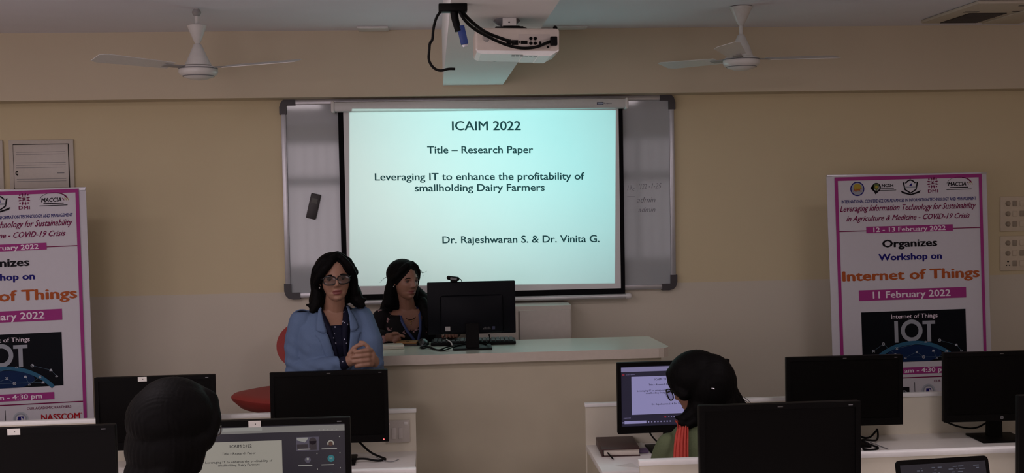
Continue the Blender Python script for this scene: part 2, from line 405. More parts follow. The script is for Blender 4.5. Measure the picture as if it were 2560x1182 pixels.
# ---- front wall fittings
def distribution_board(loc, wid, label):
    t = thing('distribution_board', label, 'electrical panel', loc)
    MB().box((-wid/2, -.018, -.16), (wid/2, .0, .16), 0, .004).build('frame', mat('panel_paint', (0.60, .55, .48, 1), .5), t)
    d = MB().box((-wid/2+.030, -.026, -.130), (wid/2-.030, -.019, .130), 0, .002).build('door', mat('panel_door', (0.62, .57, .52, 1), .4), t)
    mb = MB(); g = .0022
    for lo, hi in (((-wid/2+.026, -.0195, .131), (wid/2-.026, -.0185, .135)), ((-wid/2+.026, -.0195, -.134), (-wid/2+.030, -.0185, .131)), ((wid/2-.030, -.0195, -.134), (wid/2-.026, -.0185, .131))):
        mb.box(lo, hi)
    mb.build('door_gap', M_BLACK, t)
    mb = MB()
    for z in (.085, .072, .020, .006, -.008, -.078, -.092): mb.box((-wid/2+.045, -.0272, z), (wid/2-.045, -.0262, z+.0025))
    mb.build('vent_slots', M_GREY, d)
    MB().tube([(-wid/2+.052, -.027, -.052), (-wid/2+.044, -.034, -.046), (-wid/2+.044, -.034, -.032), (-wid/2+.052, -.027, -.028)], .003).build('latch', M_BLACK, d)
    mb = MB(); mb.box((wid/2-.098, -.0272, -.045), (wid/2-.055, -.0262, -.040)); mb.build('maker_plate', M_GREY, d)
    return t
distribution_board((-2.365, 7.0, 2.174), .382, 'metal electrical panel door with latch above the banner cut by the left frame edge')
distribution_board((-2.782, 7.0, 2.174), .382, 'second electrical panel at the far left, only its right edge showing')
def switchboard(zc, h, rows, label, sock):
    t = thing('switchboard', label, 'switchboard', (3.800, 7.0, zc), group=None)
    p = mat('switch_plastic', (0.70, .60, .46, 1), .45)
    MB().box((-.153, -.012, -h/2), (.153, .0, h/2), 0, .004).build('plate', p, t)
    pd = mat('switch_shadow', (0.36, .30, .23, 1), .5)
    for r in range(rows):
        z = h/2-.045-r*.066
        if r == sock:
            s = MB()
            for dx, dz, rr in ((-.118+.015, .012, .006), (-.128+.015, -.012, .004), (-.108+.015, -.012, .004)):
                s.lathe([(rr, -.001), (rr, .001)], 12, 0, M=Matrix.Translation((dx, -.0125, z+dz)) @ Matrix.Rotation(pi/2, 4, 'X'))
            s.build('socket', M_BLACK, t)
        else:
            kn = MB().lathe([(.016, 0), (.016, .006), (.011, .014), (.0, .014)], 20, 0, M=Matrix.Translation((-.105, -.012, z)) @ Matrix.Rotation(pi/2, 4, 'X'))
            kn.build('dimmer_knob', pd, t)
        for k in range(4):
            MB().box((-.074+k*.048, -.019, z-.018), (-.044+k*.048, -.012, z+.018), 0, .003).build('rocker_switch', p if (k+r) % 2 else pd, t)
    return t
switchboard(1.765, .225, 3, 'upper cream switchboard beside the banner at the right frame edge', -1)
switchboard(1.510, .225, 3, 'lower cream switchboard with socket holes at the right frame edge', 2)
# ---- grey cupboard on the dais
cb = thing('storage_cabinet', 'pale grey low cupboard against the front wall behind the desk monitor', 'cabinet', (.50, 6.86, .35))
cm = mat('cabinet_grey', (0.58, .53, .47, 1), .55)
MB().box((-.32, -.12, 0), (.322, .135, .925), 0, .004).build('body', cm, cb)
for s in (-1, 1):
    d = MB().box((-.155+s*.16, -.137, .06), (.155+s*.16, -.121, .90), 0, .004).build('door', cm, cb)
    MB().cap((s*.03, -.148, .48), .005, (s*.03, -.148, .58), .005).build('handle', M_ALU, d)

# ---- ceiling fittings
def ceiling_fan(name_label, loc, zc_drop, angles, cover_up):
    t = thing('ceiling_fan', name_label, 'ceiling fan', loc)
    wm = mat('fan_white', (0.72, .70, .67, 1), .3)
    MB().lathe([(.0105, 0), (.0105, -.30)], 14).build('down_rod', wm, t)
    k = MB().lathe([(.004, 0), (.018, -.006), (.024, -.02), (.018, -.034), (.010, -.04)], 16).build('hook', mat('fan_grey', (.35, .34, .33, 1), .5), t)
    if cover_up: prof = [(.060, -.004), (.060, -.010), (.050, -.03), (.028, -.078), (.014, -.102), (.011, -.104)]; off = 0
    else: prof = [(.036, -.082), (.050, -.088), (.046, -.10), (.030, -.14), (.014, -.178), (.011, -.180)]; off = 0
    c = MB().lathe(prof, 32, cap=False).build('canopy', wm, t)
    MB().lathe([(.012, -.150), (.020, -.158), (.045, -.215), (.062, -.262), (.066, -.272), (.058, -.276)] if cover_up else [(.012, -.180), (.020, -.186), (.044, -.24), (.064, -.282), (.068, -.292), (.058, -.296)], 36, cap=False).build('lower_canopy', wm, t)
    z = -.285 if cover_up else -.308
    mo = MB().lathe([(.050, z+.012), (.088, z+.008), (.098, z-.004), (.100, z-.02), (.092, z-.034), (.078, z-.040), (.074, z-.046), (.040, z-.058), (.012, z-.062), (.0005, z-.062)], 40).build('motor', wm, t)
    g = MB(); g.lathe([(.0988, z+.001), (.1008, z-.002), (.0988, z-.005)], 40, cap=False); g.lathe([(.0805, z-.0385), (.0815, z-.0405), (.0795, z-.043)], 40, cap=False)
    g.build('motor_seam', M_GREY, mo)
    for a in angles:
        a = math.radians(a); pit = math.radians(9)
        M = Matrix.Rotation(a, 4, 'Z') @ Matrix.Translation((0, 0, z+.004)) @ Matrix.Rotation(pit, 4, 'X')
        b = MB(); n = 12
        V = []
        for i in range(n+1):
            u = i/n; x = .155+u*.405; hw = (.045+.022*u)*(1-.35*max(0, (u-.9)/.1)**2); zz = .012*u
            V += [(x, -hw, zz-.004), (x, hw, zz+.003), (x, hw, zz+.006), (x, -hw, zz-.001)]
        F = [(0, 1, 2, 3), (4*n+3, 4*n+2, 4*n+1, 4*n)]
        for i in range(n):
            for q in range(4): F.append((4*i+q, 4*i+(q+1) % 4, 4*i+4+(q+1) % 4, 4*i+4+q))
        b.add(V, F, 0, False, M); bl = b.build('blade', wm, t)
        MB().box((.07, -.022, -.004), (.20, .022, .002), 0, .003, M).build('blade_bracket', mat('fan_grey', (.35, .34, .33, 1), .5), bl)
    return t
ceiling_fan('white ceiling fan hanging left of the ceiling beam', (-1.205, 5.95, ZC), .3, (223, 343, 103), False)
ceiling_fan('white ceiling fan hanging right of the ceiling beam', (1.678, 6.0, ZC), .3, (7, 127, 247), True)
for x0, x1, y0, y1, lb in ((-.425, -.243, 6.62, 6.76, 'small flat white fitting on the ceiling left of the beam'), (.735, .935, 6.66, 6.76, 'slim white fitting on the ceiling right of the projector')):
    t = thing('ceiling_downlight', lb, 'ceiling light', ((x0+x1)/2, (y0+y1)/2, ZC))
    hx, hy = (x1-x0)/2, (y1-y0)/2
    MB().box((-hx, -hy, -.014), (hx, hy, 0), 0, .004).build('trim_frame', M_WHITE, t)
    MB().box((-hx+.015, -hy+.015, -.0155), (hx-.015, hy-.015, -.0135)).build('diffuser', mat('diffuser', (.76, .75, .72, 1), .6), t)
M_FILL_GLOW = glow('added_fill_glow', (1.0, .86, .91), 12.5)  # glow of unseen ceiling panels, added to brighten the desks from above
for y in (1.5, 3.5):
    for x in (-3.4, -1.5, 2.0):
        t = thing('added_fill_panel', 'square glowing panel added above the student rows as fill light', 'ceiling light', (x, y, ZC), 0, 'added fill light panels above the student rows')
        MB().box((-.31, -.31, -.030), (.31, .31, 0), 0, .004).build('housing', M_WHITE, t)
        MB().quad((-.29, -.29, -.0305), (-.29, .29, -.0305), (.29, .29, -.0305), (.29, -.29, -.0305)).build('diffuser', M_FILL_GLOW, t)
ac = thing('air_conditioner', 'ceiling cassette air conditioner with dark grille in the top right corner', 'air conditioner', (3.235, 6.20, ZC))
MB().box((-.31, -.36, -.022), (.31, .36, 0), 0, .012).build('panel', mat('ac_panel', (.60, .54, .44, 1), .5), ac)
gm = mat('ac_grille', (.022, .018, .018, 1), .6)
gr = MB().box((-.205, -.04, -.026), (.015, .325, -.020)).build('intake_grille', gm, ac)
sl = MB()
for k in range(12): sl.box((-.200, -.030+k*.029, -.0285), (.010, -.022+k*.029, -.0255))
sl.build('grille_bars', mat('ac_bar', (.07, .06, .058, 1), .5), gr)
for lo, hi in (((-.255, -.10), (-.175, -.07)), ((.02, -.10), (.06, -.07)), ((-.05, -.30), (.0, -.285)), ((.02, -.30), (.07, -.285)), ((.09, -.30), (.12, -.285))):
    MB().box((lo[0], lo[1], -.0235), (hi[0], hi[1], -.0215)).build('air_slot', gm, ac)
MB().box((.06, -.345, -.030), (.29, .345, -.021), 0, .004).build('louvre', mat('ac_panel', (.60, .54, .44, 1), .5), ac)

# ---- projector
pj = thing('projector', 'white ceiling projector seen from behind, cables plugged into its back', 'projector', (.3125, 4.05, 2.478))
Mp = Matrix.Rotation(math.radians(1.0), 4, 'Y')
pb = mat('projector_shell', (.60, .53, .47, 1), .45)
pw = mat('projector_white', (.92, .92, .90, 1), .4)
bo = MB(); bo.box((-.152, .0, .0045), (.152, .24, .092), 0, .010, Mp, 3)
body = bo.build('body', pb, pj)
lo = MB(); lo.prism([(-.150, .016), (-.146, .004), (-.132, -.001), (.02, -.003), (.022, -.006), (.075, -.006), (.078, -.008), (.118, -.008), (.150, .012), (.150, .016)], .0012, .238, 0, Mp)
lo.build('lower_shell', pw, pj)
vt = MB()
for k in range(7): vt.box((-.02+k*.016, .020, -.0068), (-.008+k*.016, .030, -.0040), 0, 0, Mp)
vt.build('vent', M_GREY, pj)
pn = MB().box((.004, -.0022, .016), (.118, .001, .070), 0, .001, Mp).build('connector_panel', mat('projector_panel', (.50, .44, .40, 1), .5), pj)
for k, (x, z, r) in enumerate(((.048, .054, .0062), (.064, .054, .0062), (.048, .037, .0062), (.064, .037, .0062), (.110, .024, .004))):
    MB().lathe([(r, 0), (r, .003), (r*.55, .003), (r*.55, .0005), (.0002, .0005)], 16, 0, M=Mp @ Matrix.Translation((x, -.002, z)) @ Matrix.Rotation(pi/2, 4, 'X')).build('jack', M_BLACK, pn)
for x0, x1, z0, z1, nm in ((.012, .036, .034, .046, 'video_port'), (.004, .008, .036, .045, 'screw'), (.078, .086, .034, .044, 'usb_port'), (.093, .105, .031, .037, 'hdmi_port'), (-.040, -.024, .032, .050, 'round_port'), (-.020, .002, .030, .048, 'cable_socket')):
    MB().box((x0, -.0045, z0), (x1, -.0005, z1), 0, .0008, Mp).build(nm, M_BLACK, pn)
sp = MB()
for i in range(7):
    for j in range(7):
        x, z = (i-3)*.0042, (j-3)*.0042
        if x*x+z*z < .00019: sp.box((-.112+x-.0012, -.0012, .055+z-.0012), (-.112+x+.0012, .001, .055+z+.0012), 0, 0, Mp)
sp.build('speaker_holes', M_GREY, body)
for x in (-.142, .142):
    MB().lathe([(.006, .0), (.008, .004), (.008, .010), (.004, .014)], 16, 0, (x, .03, .088)).build('foot', M_BLACK, pj)
mt = MB(); mt.box((-.075, .05, .093), (.028, .15, .105), 0, .002); mt.prism([(-.085, .094), (.045, .094), (.04, .100), (.012, .108), (-.04, .108)], .06, .14)
mt.box((.028, .09, .098), (.075, .10, .102))
br = mt.build('mount_plate', M_BLACK, pj)
mh = MB().box((-.048, .045, .107), (.002, .13, .1365), 0, .003).build('mount_bracket', M_WHITE, pj)
MB().lathe([(.003, 0), (.003, .002)], 12, 0, M=Matrix.Translation((-.025, .045, .119)) @ Matrix.Rotation(pi/2, 4, 'X')).build('screw', M_BLACK, mh)
MB().lathe([(.045, .1372), (.05, .131), (.036, .118), (.010, .108)], 24, 0, (-.030, .10, 0)).build('ceiling_flange', M_GREY, pj)
MB().lathe([(.03, 0), (.03, .02), (.026, .024), (.024, .010), (.0005, .010)], 28, 0, M=Matrix.Translation((LENS.x-.3125, .235, .030)) @ Matrix.Rotation(-pi/2, 4, 'X')).build('lens', M_GLOSSB, pj)
# cables
def cable(label, pts, r=.006, sp=3, plug=None, name='cable'):
    if plug is None:
        o = MB().tube(pts, r, 10, 0, smoothpath=sp).build(name, M_RUBBER); o_ = o
        return tag(o, label, 'cable')
    return None
plate = thing('cable_outlet', 'black cable outlet plate on the underside of the ceiling beam', 'outlet', (.078, 3.80, 2.615))
MB().box((-.048, -.025, -.026), (.048, .025, 0), 0, .003).build('plate', M_BLACK, plate)
cable('loose black cable dangling from the ceiling outlet left of the projector', [(.045, 3.80, 2.60), (.022, 3.80, 2.575), (.010, 3.80, 2.53), (.008, 3.80, 2.495), (-.002, 3.80, 2.488), (-.004, 3.80, 2.46), (-.008, 3.80, 2.43), (.008, 3.80, 2.402), (.032, 3.80, 2.392), (.058, 3.80, 2.400), (.082, 3.80, 2.399)], .0045)
cable('upper black cable sagging from ceiling outlet to the middle of the projector', [(.105, 3.80, 2.60), (.120, 3.80, 2.575), (.16, 3.88, 2.553), (.20, 3.98, 2.542), (.285, 4.025, 2.518), (.302, 4.043, 2.517)], .006)
cable('lower black cable looping under the projector back to its right end plug', [(.095, 3.79, 2.60), (.112, 3.78, 2.562), (.15, 3.83, 2.535), (.20, 3.93, 2.524), (.26, 4.01, 2.507), (.32, 4.02, 2.492), (.38, 4.025, 2.496), (.425, 4.035, 2.517), (.437, 4.045, 2.520)], .0055)
pl = thing('power_plug', 'black power plug in the right end of the projector back', 'plug', (.443, 4.047, 2.519))
MB().box((-.012, -.026, -.016), (.012, -.0005, .016), 0, .003).build('plug_body', M_BLACK, pl)
MB().box((-.008, -.006, -.012), (.008, .0005, .012)).build('plug_pin', M_GREY, pl)
vg = thing('display_cable', 'thick black cable with blue display plug hanging from the ceiling outlet', 'cable', (.086, 3.80, 2.60))
MB().tube([(-.004, 0, .0), (-.002, 0, -.03), (.004, 0, -.055), (.010, 0, -.075)], [.015, .013, .012, .012], 12, smoothpath=2).build('cable_end', M_BLACK, vg)
pgm = MB().box((-.0125, -.009, -.032), (.0125, .009, .032), 0, .003, Matrix.Translation((.023, 0, -.088)) @ Matrix.Rotation(math.radians(-12), 4, 'Y'))
vp = pgm.build('plug', mat('blue_plug', (.015, .045, .22, 1), .45), vg)
MB().box((-.009, -.004, -.008), (.009, .004, .004), 0, .001, Matrix.Translation((.030, 0, -.120)) @ Matrix.Rotation(math.radians(-12), 4, 'Y')).build('plug_shell', M_ALU, vp)
pass

# ================================================================== BANNERS
BAN = dict(white=0, magenta=1, maroon=2, navy=3, black=4, orange=5, pale=6, pink=7)
def bm_(n, c, r=.5): return mat('print_'+n, c, r, amt=.02, spec=.08)
BM = [bm_('white', (.58, .565, .61, 1)), bm_('magenta', (.33, .040, .205, 1)), bm_('maroon', (.17, .006, .06, 1)), bm_('navy', (.015, .012, .16, 1)),
      bm_('black', (.008, .007, .010, 1)), bm_('orange', (.40, .095, .028, 1)), bm_('pale', (.80, .70, .78, 1)), bm_('gold', (.40, .30, .05, 1)),
      bm_('green', (.12, .17, .06, 1)), bm_('red', (.40, .012, .02, 1)), bm_('steel', (.30, .32, .36, 1)), bm_('arc_blue', (.030, .115, .20, 1)),
      bm_('glow_blue', (.008, .022, .075, 1)), bm_('night', (.004, .005, .008, 1)), bm_('icon', (.42, .45, .50, 1)), bm_('line_blue', (.10, .16, .22, 1))]
def ring(mb, M, cx, cy, r0, r1, mi, n=0.0, a0=0, a1=360, seg=36, sy=1.0):
    V = []; F = []; k = seg
    for i in range(k+1):
        a = math.radians(a0+(a1-a0)*i/k)
        V += [(cx+r0*math.cos(a), cy+sy*r0*math.sin(a), n), (cx+r1*math.cos(a), cy+sy*r1*math.sin(a), n)]
    for i in range(k): F.append((2*i, 2*i+1, 2*i+3, 2*i+2))
    mb.add(V, F, mi, False, M)
def disc(mb, M, cx, cy, r, mi, n=0.0, seg=28, sy=1.0):
    mb.add([(cx+r*math.cos(2*pi*i/seg), cy+sy*r*math.sin(2*pi*i/seg), n) for i in range(seg)], [tuple(range(seg))], mi, False, M)
def rect(mb, M, x0, y0, x1, y1, mi, n=0.0): mb.add([(x0, y0, n), (x1, y0, n), (x1, y1, n), (x0, y1, n)], [(0, 1, 2, 3)], mi, False, M)
def poly(mb, M, pts, mi, n=0.0): mb.add([(x, y, n) for x, y in pts], [tuple(range(len(pts)))], mi, False, M)
def stroke(mb, M, p, q, wd, mi, n=0.0):
    p, q = Vector(p), Vector(q); d = (q-p).normalized(); t = Vector((-d.y, d.x))*wd/2
    mb.add([(v.x, v.y, n) for v in (p-t, q-t, q+t, p+t)], [(0, 1, 2, 3)], mi, False, M)
def banner(loc, lean, slope, label):
    t = thing('roll_up_banner', label, 'banner', loc)
    M = Matrix(((1, -lean, 0, 0), (0, 0, -1, 0), (slope, 1, 0, 0), (0, 0, 0, 1)))       # (u, z, n) -> local
    # sheet with a soft bend at both long edges
    mb = MB(); nx, nz = 24, 24; V = []; F = []
    for j in range(nz+1):
        for i in range(nx+1):
            u = -.48+.96*i/nx; z = .07+1.96*j/nz; e = max(0, abs(u)-.40)/.08
            nn = -.012*e*e + .0018*math.sin(z*7+u*3)*e
            V.append((u, z, nn))
    for j in range(nz):
        for i in range(nx): a = j*(nx+1)+i; F.append((a, a+1, a+nx+2, a+nx+1))
    n0 = len(V); V += [(x, z, n-.004) for x, z, n in V]; F += [tuple(reversed([i+n0 for i in f])) for f in F[:]]
    edge = [i for i in range(nx+1)] + [(j+1)*(nx+1)+nx for j in range(nz)] + [nz*(nx+1)+i for i in range(nx-1, -1, -1)] + [j*(nx+1) for j in range(nz-1, 0, -1)]
    for a, b in zip(edge, edge[1:]+edge[:1]): F.append((b, a, a+n0, b+n0))
    mb.add(V, F, 0, True, M); mb.build('sheet', BM, t)
    d = .0016
    b = MB()                                                 # magenta border
    for r in ((-.438, 2.001, .445, 2.022), (-.438, .12, -.419, 2.001), (.427, .12, .445, 2.001), (-.438, .10, .445, .12)): rect(b, M, *r, 1, d)
    b.build('border', BM, t)
    g = MB()                                                 # rules between the sections
    rect(g, M, -.419, 1.704, .427, 1.709, 2, d); rect(g, M, -.419, .832, .427, .838, 2, d); rect(g, M, .001, .60, .004, .806, 4, d)
    g.build('rule_lines', BM, t)
    h = MB()                                                 # heading lettering
    h.text('INTERNATIONAL CONFERENCE ON ADVANCES IN INFORMATION TECHNOLOGY AND MANAGEMENT', M, -.400, .408, 1.870, .018, 3, .018, n=d)
    h.text('Leveraging Information Technology for Sustainability', M, -.412, .406, 1.822, .034, 2, .016, .42, n=d)
    h.text('in Agriculture & Medicine - COVID-19 Crisis', M, -.376, .366, 1.765, .030, 2, .018, .42, n=d)
    h.text('Organizes', M, -.167, .165, 1.607, .042, 4, .035, n=d)
    h.text('Workshop on', M, -.191, .191, 1.530, .037, 3, .035, n=d)
    h.text('Internet of Things', M, -.411, .416, 1.416, .056, 5, .035, n=d)
    h.text('OUR ACADEMIC PARTNERS', M, .120, .362, .803, .014, 2, .01, n=d)
    h.text('NASSCOM', M, .196, .408, .738, .034, 9, .03, n=d)
    ring(h, M, .415, .768, .002, .004, 9, d, seg=12)
    h.build('lettering', BM, t)
    for (x0, x1, z0, z1, tx, a, c, zb, hh) in ((-.259, .261, 1.692, 1.730, '12 - 13 February 2022', -.217, .218, 1.698, .026), (-.316, .331, 1.297, 1.359, '11 February 2022', -.233, .236, 1.310, .038), (-.27, .272, .856, .896, 'am - 4:30 pm', -.058, .206, .865, .026)):
        q = MB(); rect(q, M, x0, z0, x1, z1, 1, d*1.3); bar = q.build('date_bar', BM, t)
        q = MB(); q.text(tx, M, a, c, zb, hh, 6, .022, n=d*1.8); q.build('date_lettering', BM, bar)
    # emblems along the top
    e = MB(); disc(e, M, -.304, 1.952, .042, 3, d); disc(e, M, -.304, 1.952, .036, 10, d*1.4); disc(e, M, -.304, 1.962, .023, 7, d*1.8, sy=.9)
    e.text('AIMC', M, -.330, -.278, 1.936, .018, 5, .03, n=d*2.4); e.build('round_emblem', BM, t)
    e = MB(); poly(e, M, [(-.228, 1.956), (-.205, 1.975), (-.205, 1.932)], 4, d); ring(e, M, -.190, 1.957, .018, .027, 4, d); poly(e, M, [(-.205, 1.975), (-.175, 1.978), (-.176, 1.952), (-.190, 1.938), (-.204, 1.952)], 8, d*1.4)
    poly(e, M, [(-.205, 1.935), (-.180, 1.930), (-.197, 1.917)], 4, d*.9); disc(e, M, -.190, 1.960, .008, 7, d*2)
    e.text('NCSH', M, -.158, -.089, 1.959, .017, 4, .035, n=d)
    for k in (0, 1): rect(e, M, -.162-.01*k, 1.949-.011*k, -.085+.013*k, 1.952-.011*k, 4, d)
    e.build('leaf_emblem', BM, t)
    e = MB(); sh = [(-.032, 1.985), (-.018, 1.980), (.0, 1.996), (.014, 2.0), (.028, 1.996), (.046, 1.980), (.060, 1.985), (.056, 1.962), (.050, 1.938), (.014, 1.915), (-.022, 1.938), (-.028, 1.962)]
    poly(e, M, sh, 4, d); poly(e, M, [(.014+(x-.014)*.80, 1.958+(z-1.958)*.80) for x, z in sh], 0, d*1.4)
    poly(e, M, [(.004, 1.962), (.022, 1.962), (.021, 1.978)], 3, d*1.8); rect(e, M, -.020, 1.948, .048, 1.958, 10, d*1.8)
    stroke(e, M, (.014, 2.0), (.014, 2.012), .002, 2, d); stroke(e, M, (.006, 2.007), (.022, 2.007), .002, 2, d)
    poly(e, M, [(-.046, 1.935), (-.020, 1.925), (.014, 1.914), (.048, 1.925), (.074, 1.935), (.066, 1.920), (.014, 1.906), (-.038, 1.920)], 4, d*1.9); e.build('shield_emblem', BM, t)
    e = MB()
    for k in range(4):
        Mr = M @ Matrix.Translation((.148, 1.976, 0)) @ Matrix.Rotation(k*pi/2, 4, 'Z')
        for sx in (-1, 1):
            stroke(e, Mr, (sx*.006, .014), (sx*.010, .026), .005, 2, d); stroke(e, Mr, (sx*.010, .026), (sx*.008, .033), .004, 2, d)
        ring(e, Mr, 0, .0, .007, .0105, 2, d, 20, 70, 8); disc(e, Mr, .022, .022, .0045, 2, d, 12); ring(e, Mr, .0, .030, .007, .010, 2, d, 200, 340, 10)
    for a in (45, 135): stroke(e, M, (.148-.009*math.cos(math.radians(a)), 1.976-.009*math.sin(math.radians(a))), (.148+.009*math.cos(math.radians(a)), 1.976+.009*math.sin(math.radians(a))), .0045, 2, d)
    e.text('DMI', M, .118, .178, 1.919, .018, 2, .012, n=d); e.build('cross_emblem', BM, t)
    e = MB(); ring(e, M, .305, 1.966, .070, .0725, 4, d, 20, 175, 30, .55); ring(e, M, .315, 1.967, .062, .070, 2, d, 10, 80, 20, .55)
    e.text('MACCIA', M, .240, .350, 1.955, .022, 4, .03, .2, n=d)
    for k in range(3): ring(e, M, .352+k*.012, 1.962, .010, .013, 2 if k < 1 else 7, d, -10, 85, 8)
    rect(e, M, .252, 1.943, .362, 1.948, 4, d); rect(e, M, .230, 1.932, .382, 1.936, 4, d); e.build('arched_emblem', BM, t)
    e = MB(); disc(e, M, .085, .752, .042, 10, d); ring(e, M, .085, .752, .034, .042, 14, d*1.4); disc(e, M, .085, .752, .026, 0, d*1.6); rect(e, M, .071, .736, .101, .768, 3, d*1.9)
    poly(e, M, [(.067, .752), (.082, .737), (.082, .767)], 3, d*2.4); poly(e, M, [(.088, .738), (.102, .752), (.088, .766)], 0, d*2.4); e.build('partner_emblem', BM, t)
    e = MB(); rect(e, M, -.20, .60, -.030, .780, 4, d); ring(e, M, -.062, .745, .010, .016, 10, d*1.5); e.build('partner_box', BM, t)
    # picture with the globe and network icons
    p = MB(); x0, x1, z0, z1 = -.306, .324, .930, 1.230
    rect(p, M, x0, z0, x1, z1, 13, d); pic = p.build('picture', BM, t)
    q = MB(); q.text('Internet of Things', M, -.128, .152, 1.187, .024, 6, .012, n=d*3); q.build('picture_title', BM, pic)
    q = MB(); rect(q, M, -.110, 1.045, -.088, 1.172, 10, d*2.2); ring(q, M, -.006, 1.113, .041, .065, 10, d*2.2, seg=48); rect(q, M, .060, 1.148, .137, 1.168, 10, d*2.2); rect(q, M, .087, 1.045, .110, 1.148, 10, d*2.2); q.build('picture_letters', BM, pic)
    q = MB(); cz, R = .690, .362                              # the globe's bright rim, clipped to the picture
    cxx = .008
    aL = math.degrees(math.acos(max(-1, (x0-cxx)/R))); aR = math.degrees(math.acos(min(1, (x1-cxx)/R)))
    ring(q, M, cxx, cz, R-.022, R, 11, d*2.6, max(aR, 42), min(aL, 138), 60)
    a0 = math.degrees(math.asin((z0-cz)/(R-.026)))
    seg = [(cxx+(R-.026)*math.cos(math.radians(a0+(180-2*a0)*i/40)), cz+(R-.026)*math.sin(math.radians(a0+(180-2*a0)*i/40))) for i in range(41)]
    seg = [(min(max(x, x0), x1), z) for x, z in seg]
    poly(q, M, seg, 13, d*1.6)
    poly(q, M, [(max(x0, cxx+(R-.05)*.52*math.cos(2*pi*i/40)), max(z0, .975+.052*math.sin(2*pi*i/40))) for i in range(40)], 12, d*2.0)
    q.build('picture_globe', BM, pic)
    q = MB(); rnd = random.Random(3)
    pts = [(-.24, 1.00), (-.18, 1.04), (-.11, .975), (-.05, .955), (.02, .985), (.06, .955), (.12, .99), (.14, .945), (.20, .985), (.16, 1.05), (.26, 1.02), (.29, .985), (-.27, .95), (-.19, .96), (.215, .953), (.075, 1.045), (-.10, 1.01)]
    for i in range(len(pts)-1):
        if i % 3 != 2: stroke(q, M, pts[i], pts[i+1], .0016, 15, d*3)
    for i, (x, z) in enumerate(pts):
        k = i % 4
        if k == 0: stroke(q, M, (x-.007, z-.007), (x+.007, z+.007), .004, 14, d*3.4); stroke(q, M, (x-.007, z+.007), (x+.007, z-.007), .004, 14, d*3.4)
        elif k == 1: ring(q, M, x, z, .006, .009, 14, d*3.4, seg=14); disc(q, M, x, z, .003, 14, d*3.4, 8)
        elif k == 2: poly(q, M, [(x-.009, z-.006), (x+.009, z-.006), (x+.005, z+.006), (x-.005, z+.006)], 14, d*3.4)
        else: ring(q, M, x, z-.003, .005, .007, 14, d*3.4, 0, 180, 8); stroke(q, M, (x-.007, z-.004), (x+.007, z-.004), .003, 14, d*3.4)
    q.build('picture_icons', BM, pic)
    # hardware
    bs = MB(); bs.box((-.47, -.05, 0), (.47, .09, .075), 0, .012); bs.build('base', M_ALU, t)
    tr = MB(); tr.add([], []); tr.box((-.48-lean*2.03, .004, 2.022), (.48-lean*2.03, .016, 2.034), 0, .002); tr.build('top_rail', M_ALU, t)
    MB().cap((0, .028, .07), .009, (-lean*2.0, .022, 2.02), .007).build('support_pole', M_ALU, t)
    return t
banner((2.823, 6.37, 0), .0295, .008, 'tall white conference banner standing right of the whiteboard, fully in view')
banner((-2.405, 6.37, 0), .001, .022, 'tall white conference banner at the left frame edge, its left half cut off')

# ================================================================== TEACHER'S DESK
td = thing('teacher_desk', 'long white-topped cream teacher desk on the dais before the screen', 'desk', (.25, 6.07, .35))
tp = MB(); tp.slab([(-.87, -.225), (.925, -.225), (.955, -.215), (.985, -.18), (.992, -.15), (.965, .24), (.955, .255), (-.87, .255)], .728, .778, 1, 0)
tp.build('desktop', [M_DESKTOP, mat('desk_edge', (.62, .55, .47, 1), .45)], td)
MB().box((-.84, -.185, .0), (.945, -.165, .727)).build('front_panel', M_DESK, td)
for x in (-.84, .920): MB().box((x, -.164, 0), (x+.025, .235, .727)).build('side_panel', M_DESK, td)
MB().box((.30, -.15, .15), (.318, .22, .727)).build('divider_panel', M_DESK, td)

# ================================================================== STUDENT DESKS
def bench(label, plabel, x0, x1, y0, y1, zf):
    """x0..x1 along the row, y0 front edge (students' side), y1 partition face, zf floor"""
    t = thing('computer_desk', label, 'desk', ((x0+x1)/2, y1, zf)); hw = (x1-x0)/2; dp = y1-y0
    zt = .717
    dk = MB(); dk.box((-hw, -dp, zt-.028), (hw, 0, zt), 0, .003); dk.build('worktop', M_LAM, t)
    MB().box((-hw+.02, -dp+.012, zt-.13), (hw-.02, -dp+.028, zt-.0285)).build('front_skirt', M_DESK, t)
    n = max(2, int(round((x1-x0)/1.1))+1)
    for k in range(n):
        x = -hw+.004+(2*hw-.033)*k/(n-1); MB().box((x, -dp+.03, 0), (x+.025, -.001, zt-.0285)).build('support_panel', M_DESK, t)
    q = thing('desk_partition', plabel, 'partition', ((x0+x1)/2, y1, zf))
    MB().box((-hw, .0005, 0), (hw, .0185, .905), 0).build('panel', M_PART, q)
    MB().box((-hw-.004, -.006, .9055), (hw+.004, .030, .924), 0, .003).build('top_cap', mat('white_cap', (.94, .93, .90, 1), .35), q)
    return t
B1L = bench('front row cream computer desk left of the aisle', 'cream partition with white cap behind the front row left monitors', -3.9, -.110, 4.93, 5.45, 0)
B1R = bench('front row cream computer desk right of the aisle with the brown diary', 'cream partition with white cap behind the front row right monitors', .727, 4.3, 4.93, 5.45, 0)
B2L = bench('second row computer desk left of the aisle, nearest the camera', 'nearest partition left of the aisle, behind the lit slide monitor', -3.9, -.085, 3.36, 3.90, .095)
B2R = bench('second row computer desk right of the aisle carrying the laptop', 'nearest partition right of the aisle, behind the woman in green', .712, 4.3, 3.36, 3.90, .095)
ol = thing('power_outlet', 'white wall socket plate on the front desk partition left of the aisle', 'power outlet', (-.195, 5.45, .817))
MB().box((-.056, -.012, -.055), (.056, -.0005, .055), 0, .004).build('plate', mat('outlet_plate', (.60, .55, .50, 1), .4), ol)
for x in (-.022, .010):
    MB().box((x-.010, -.016, -.035), (x+.010, -.012, .020), 0, .003).build('switch', mat('outlet_switch', (.66, .61, .57, 1), .35), ol)
MB().box((.028, -.0145, .034), (.046, -.0118, .046), 0, .001).build('indicator', M_LAM, ol)
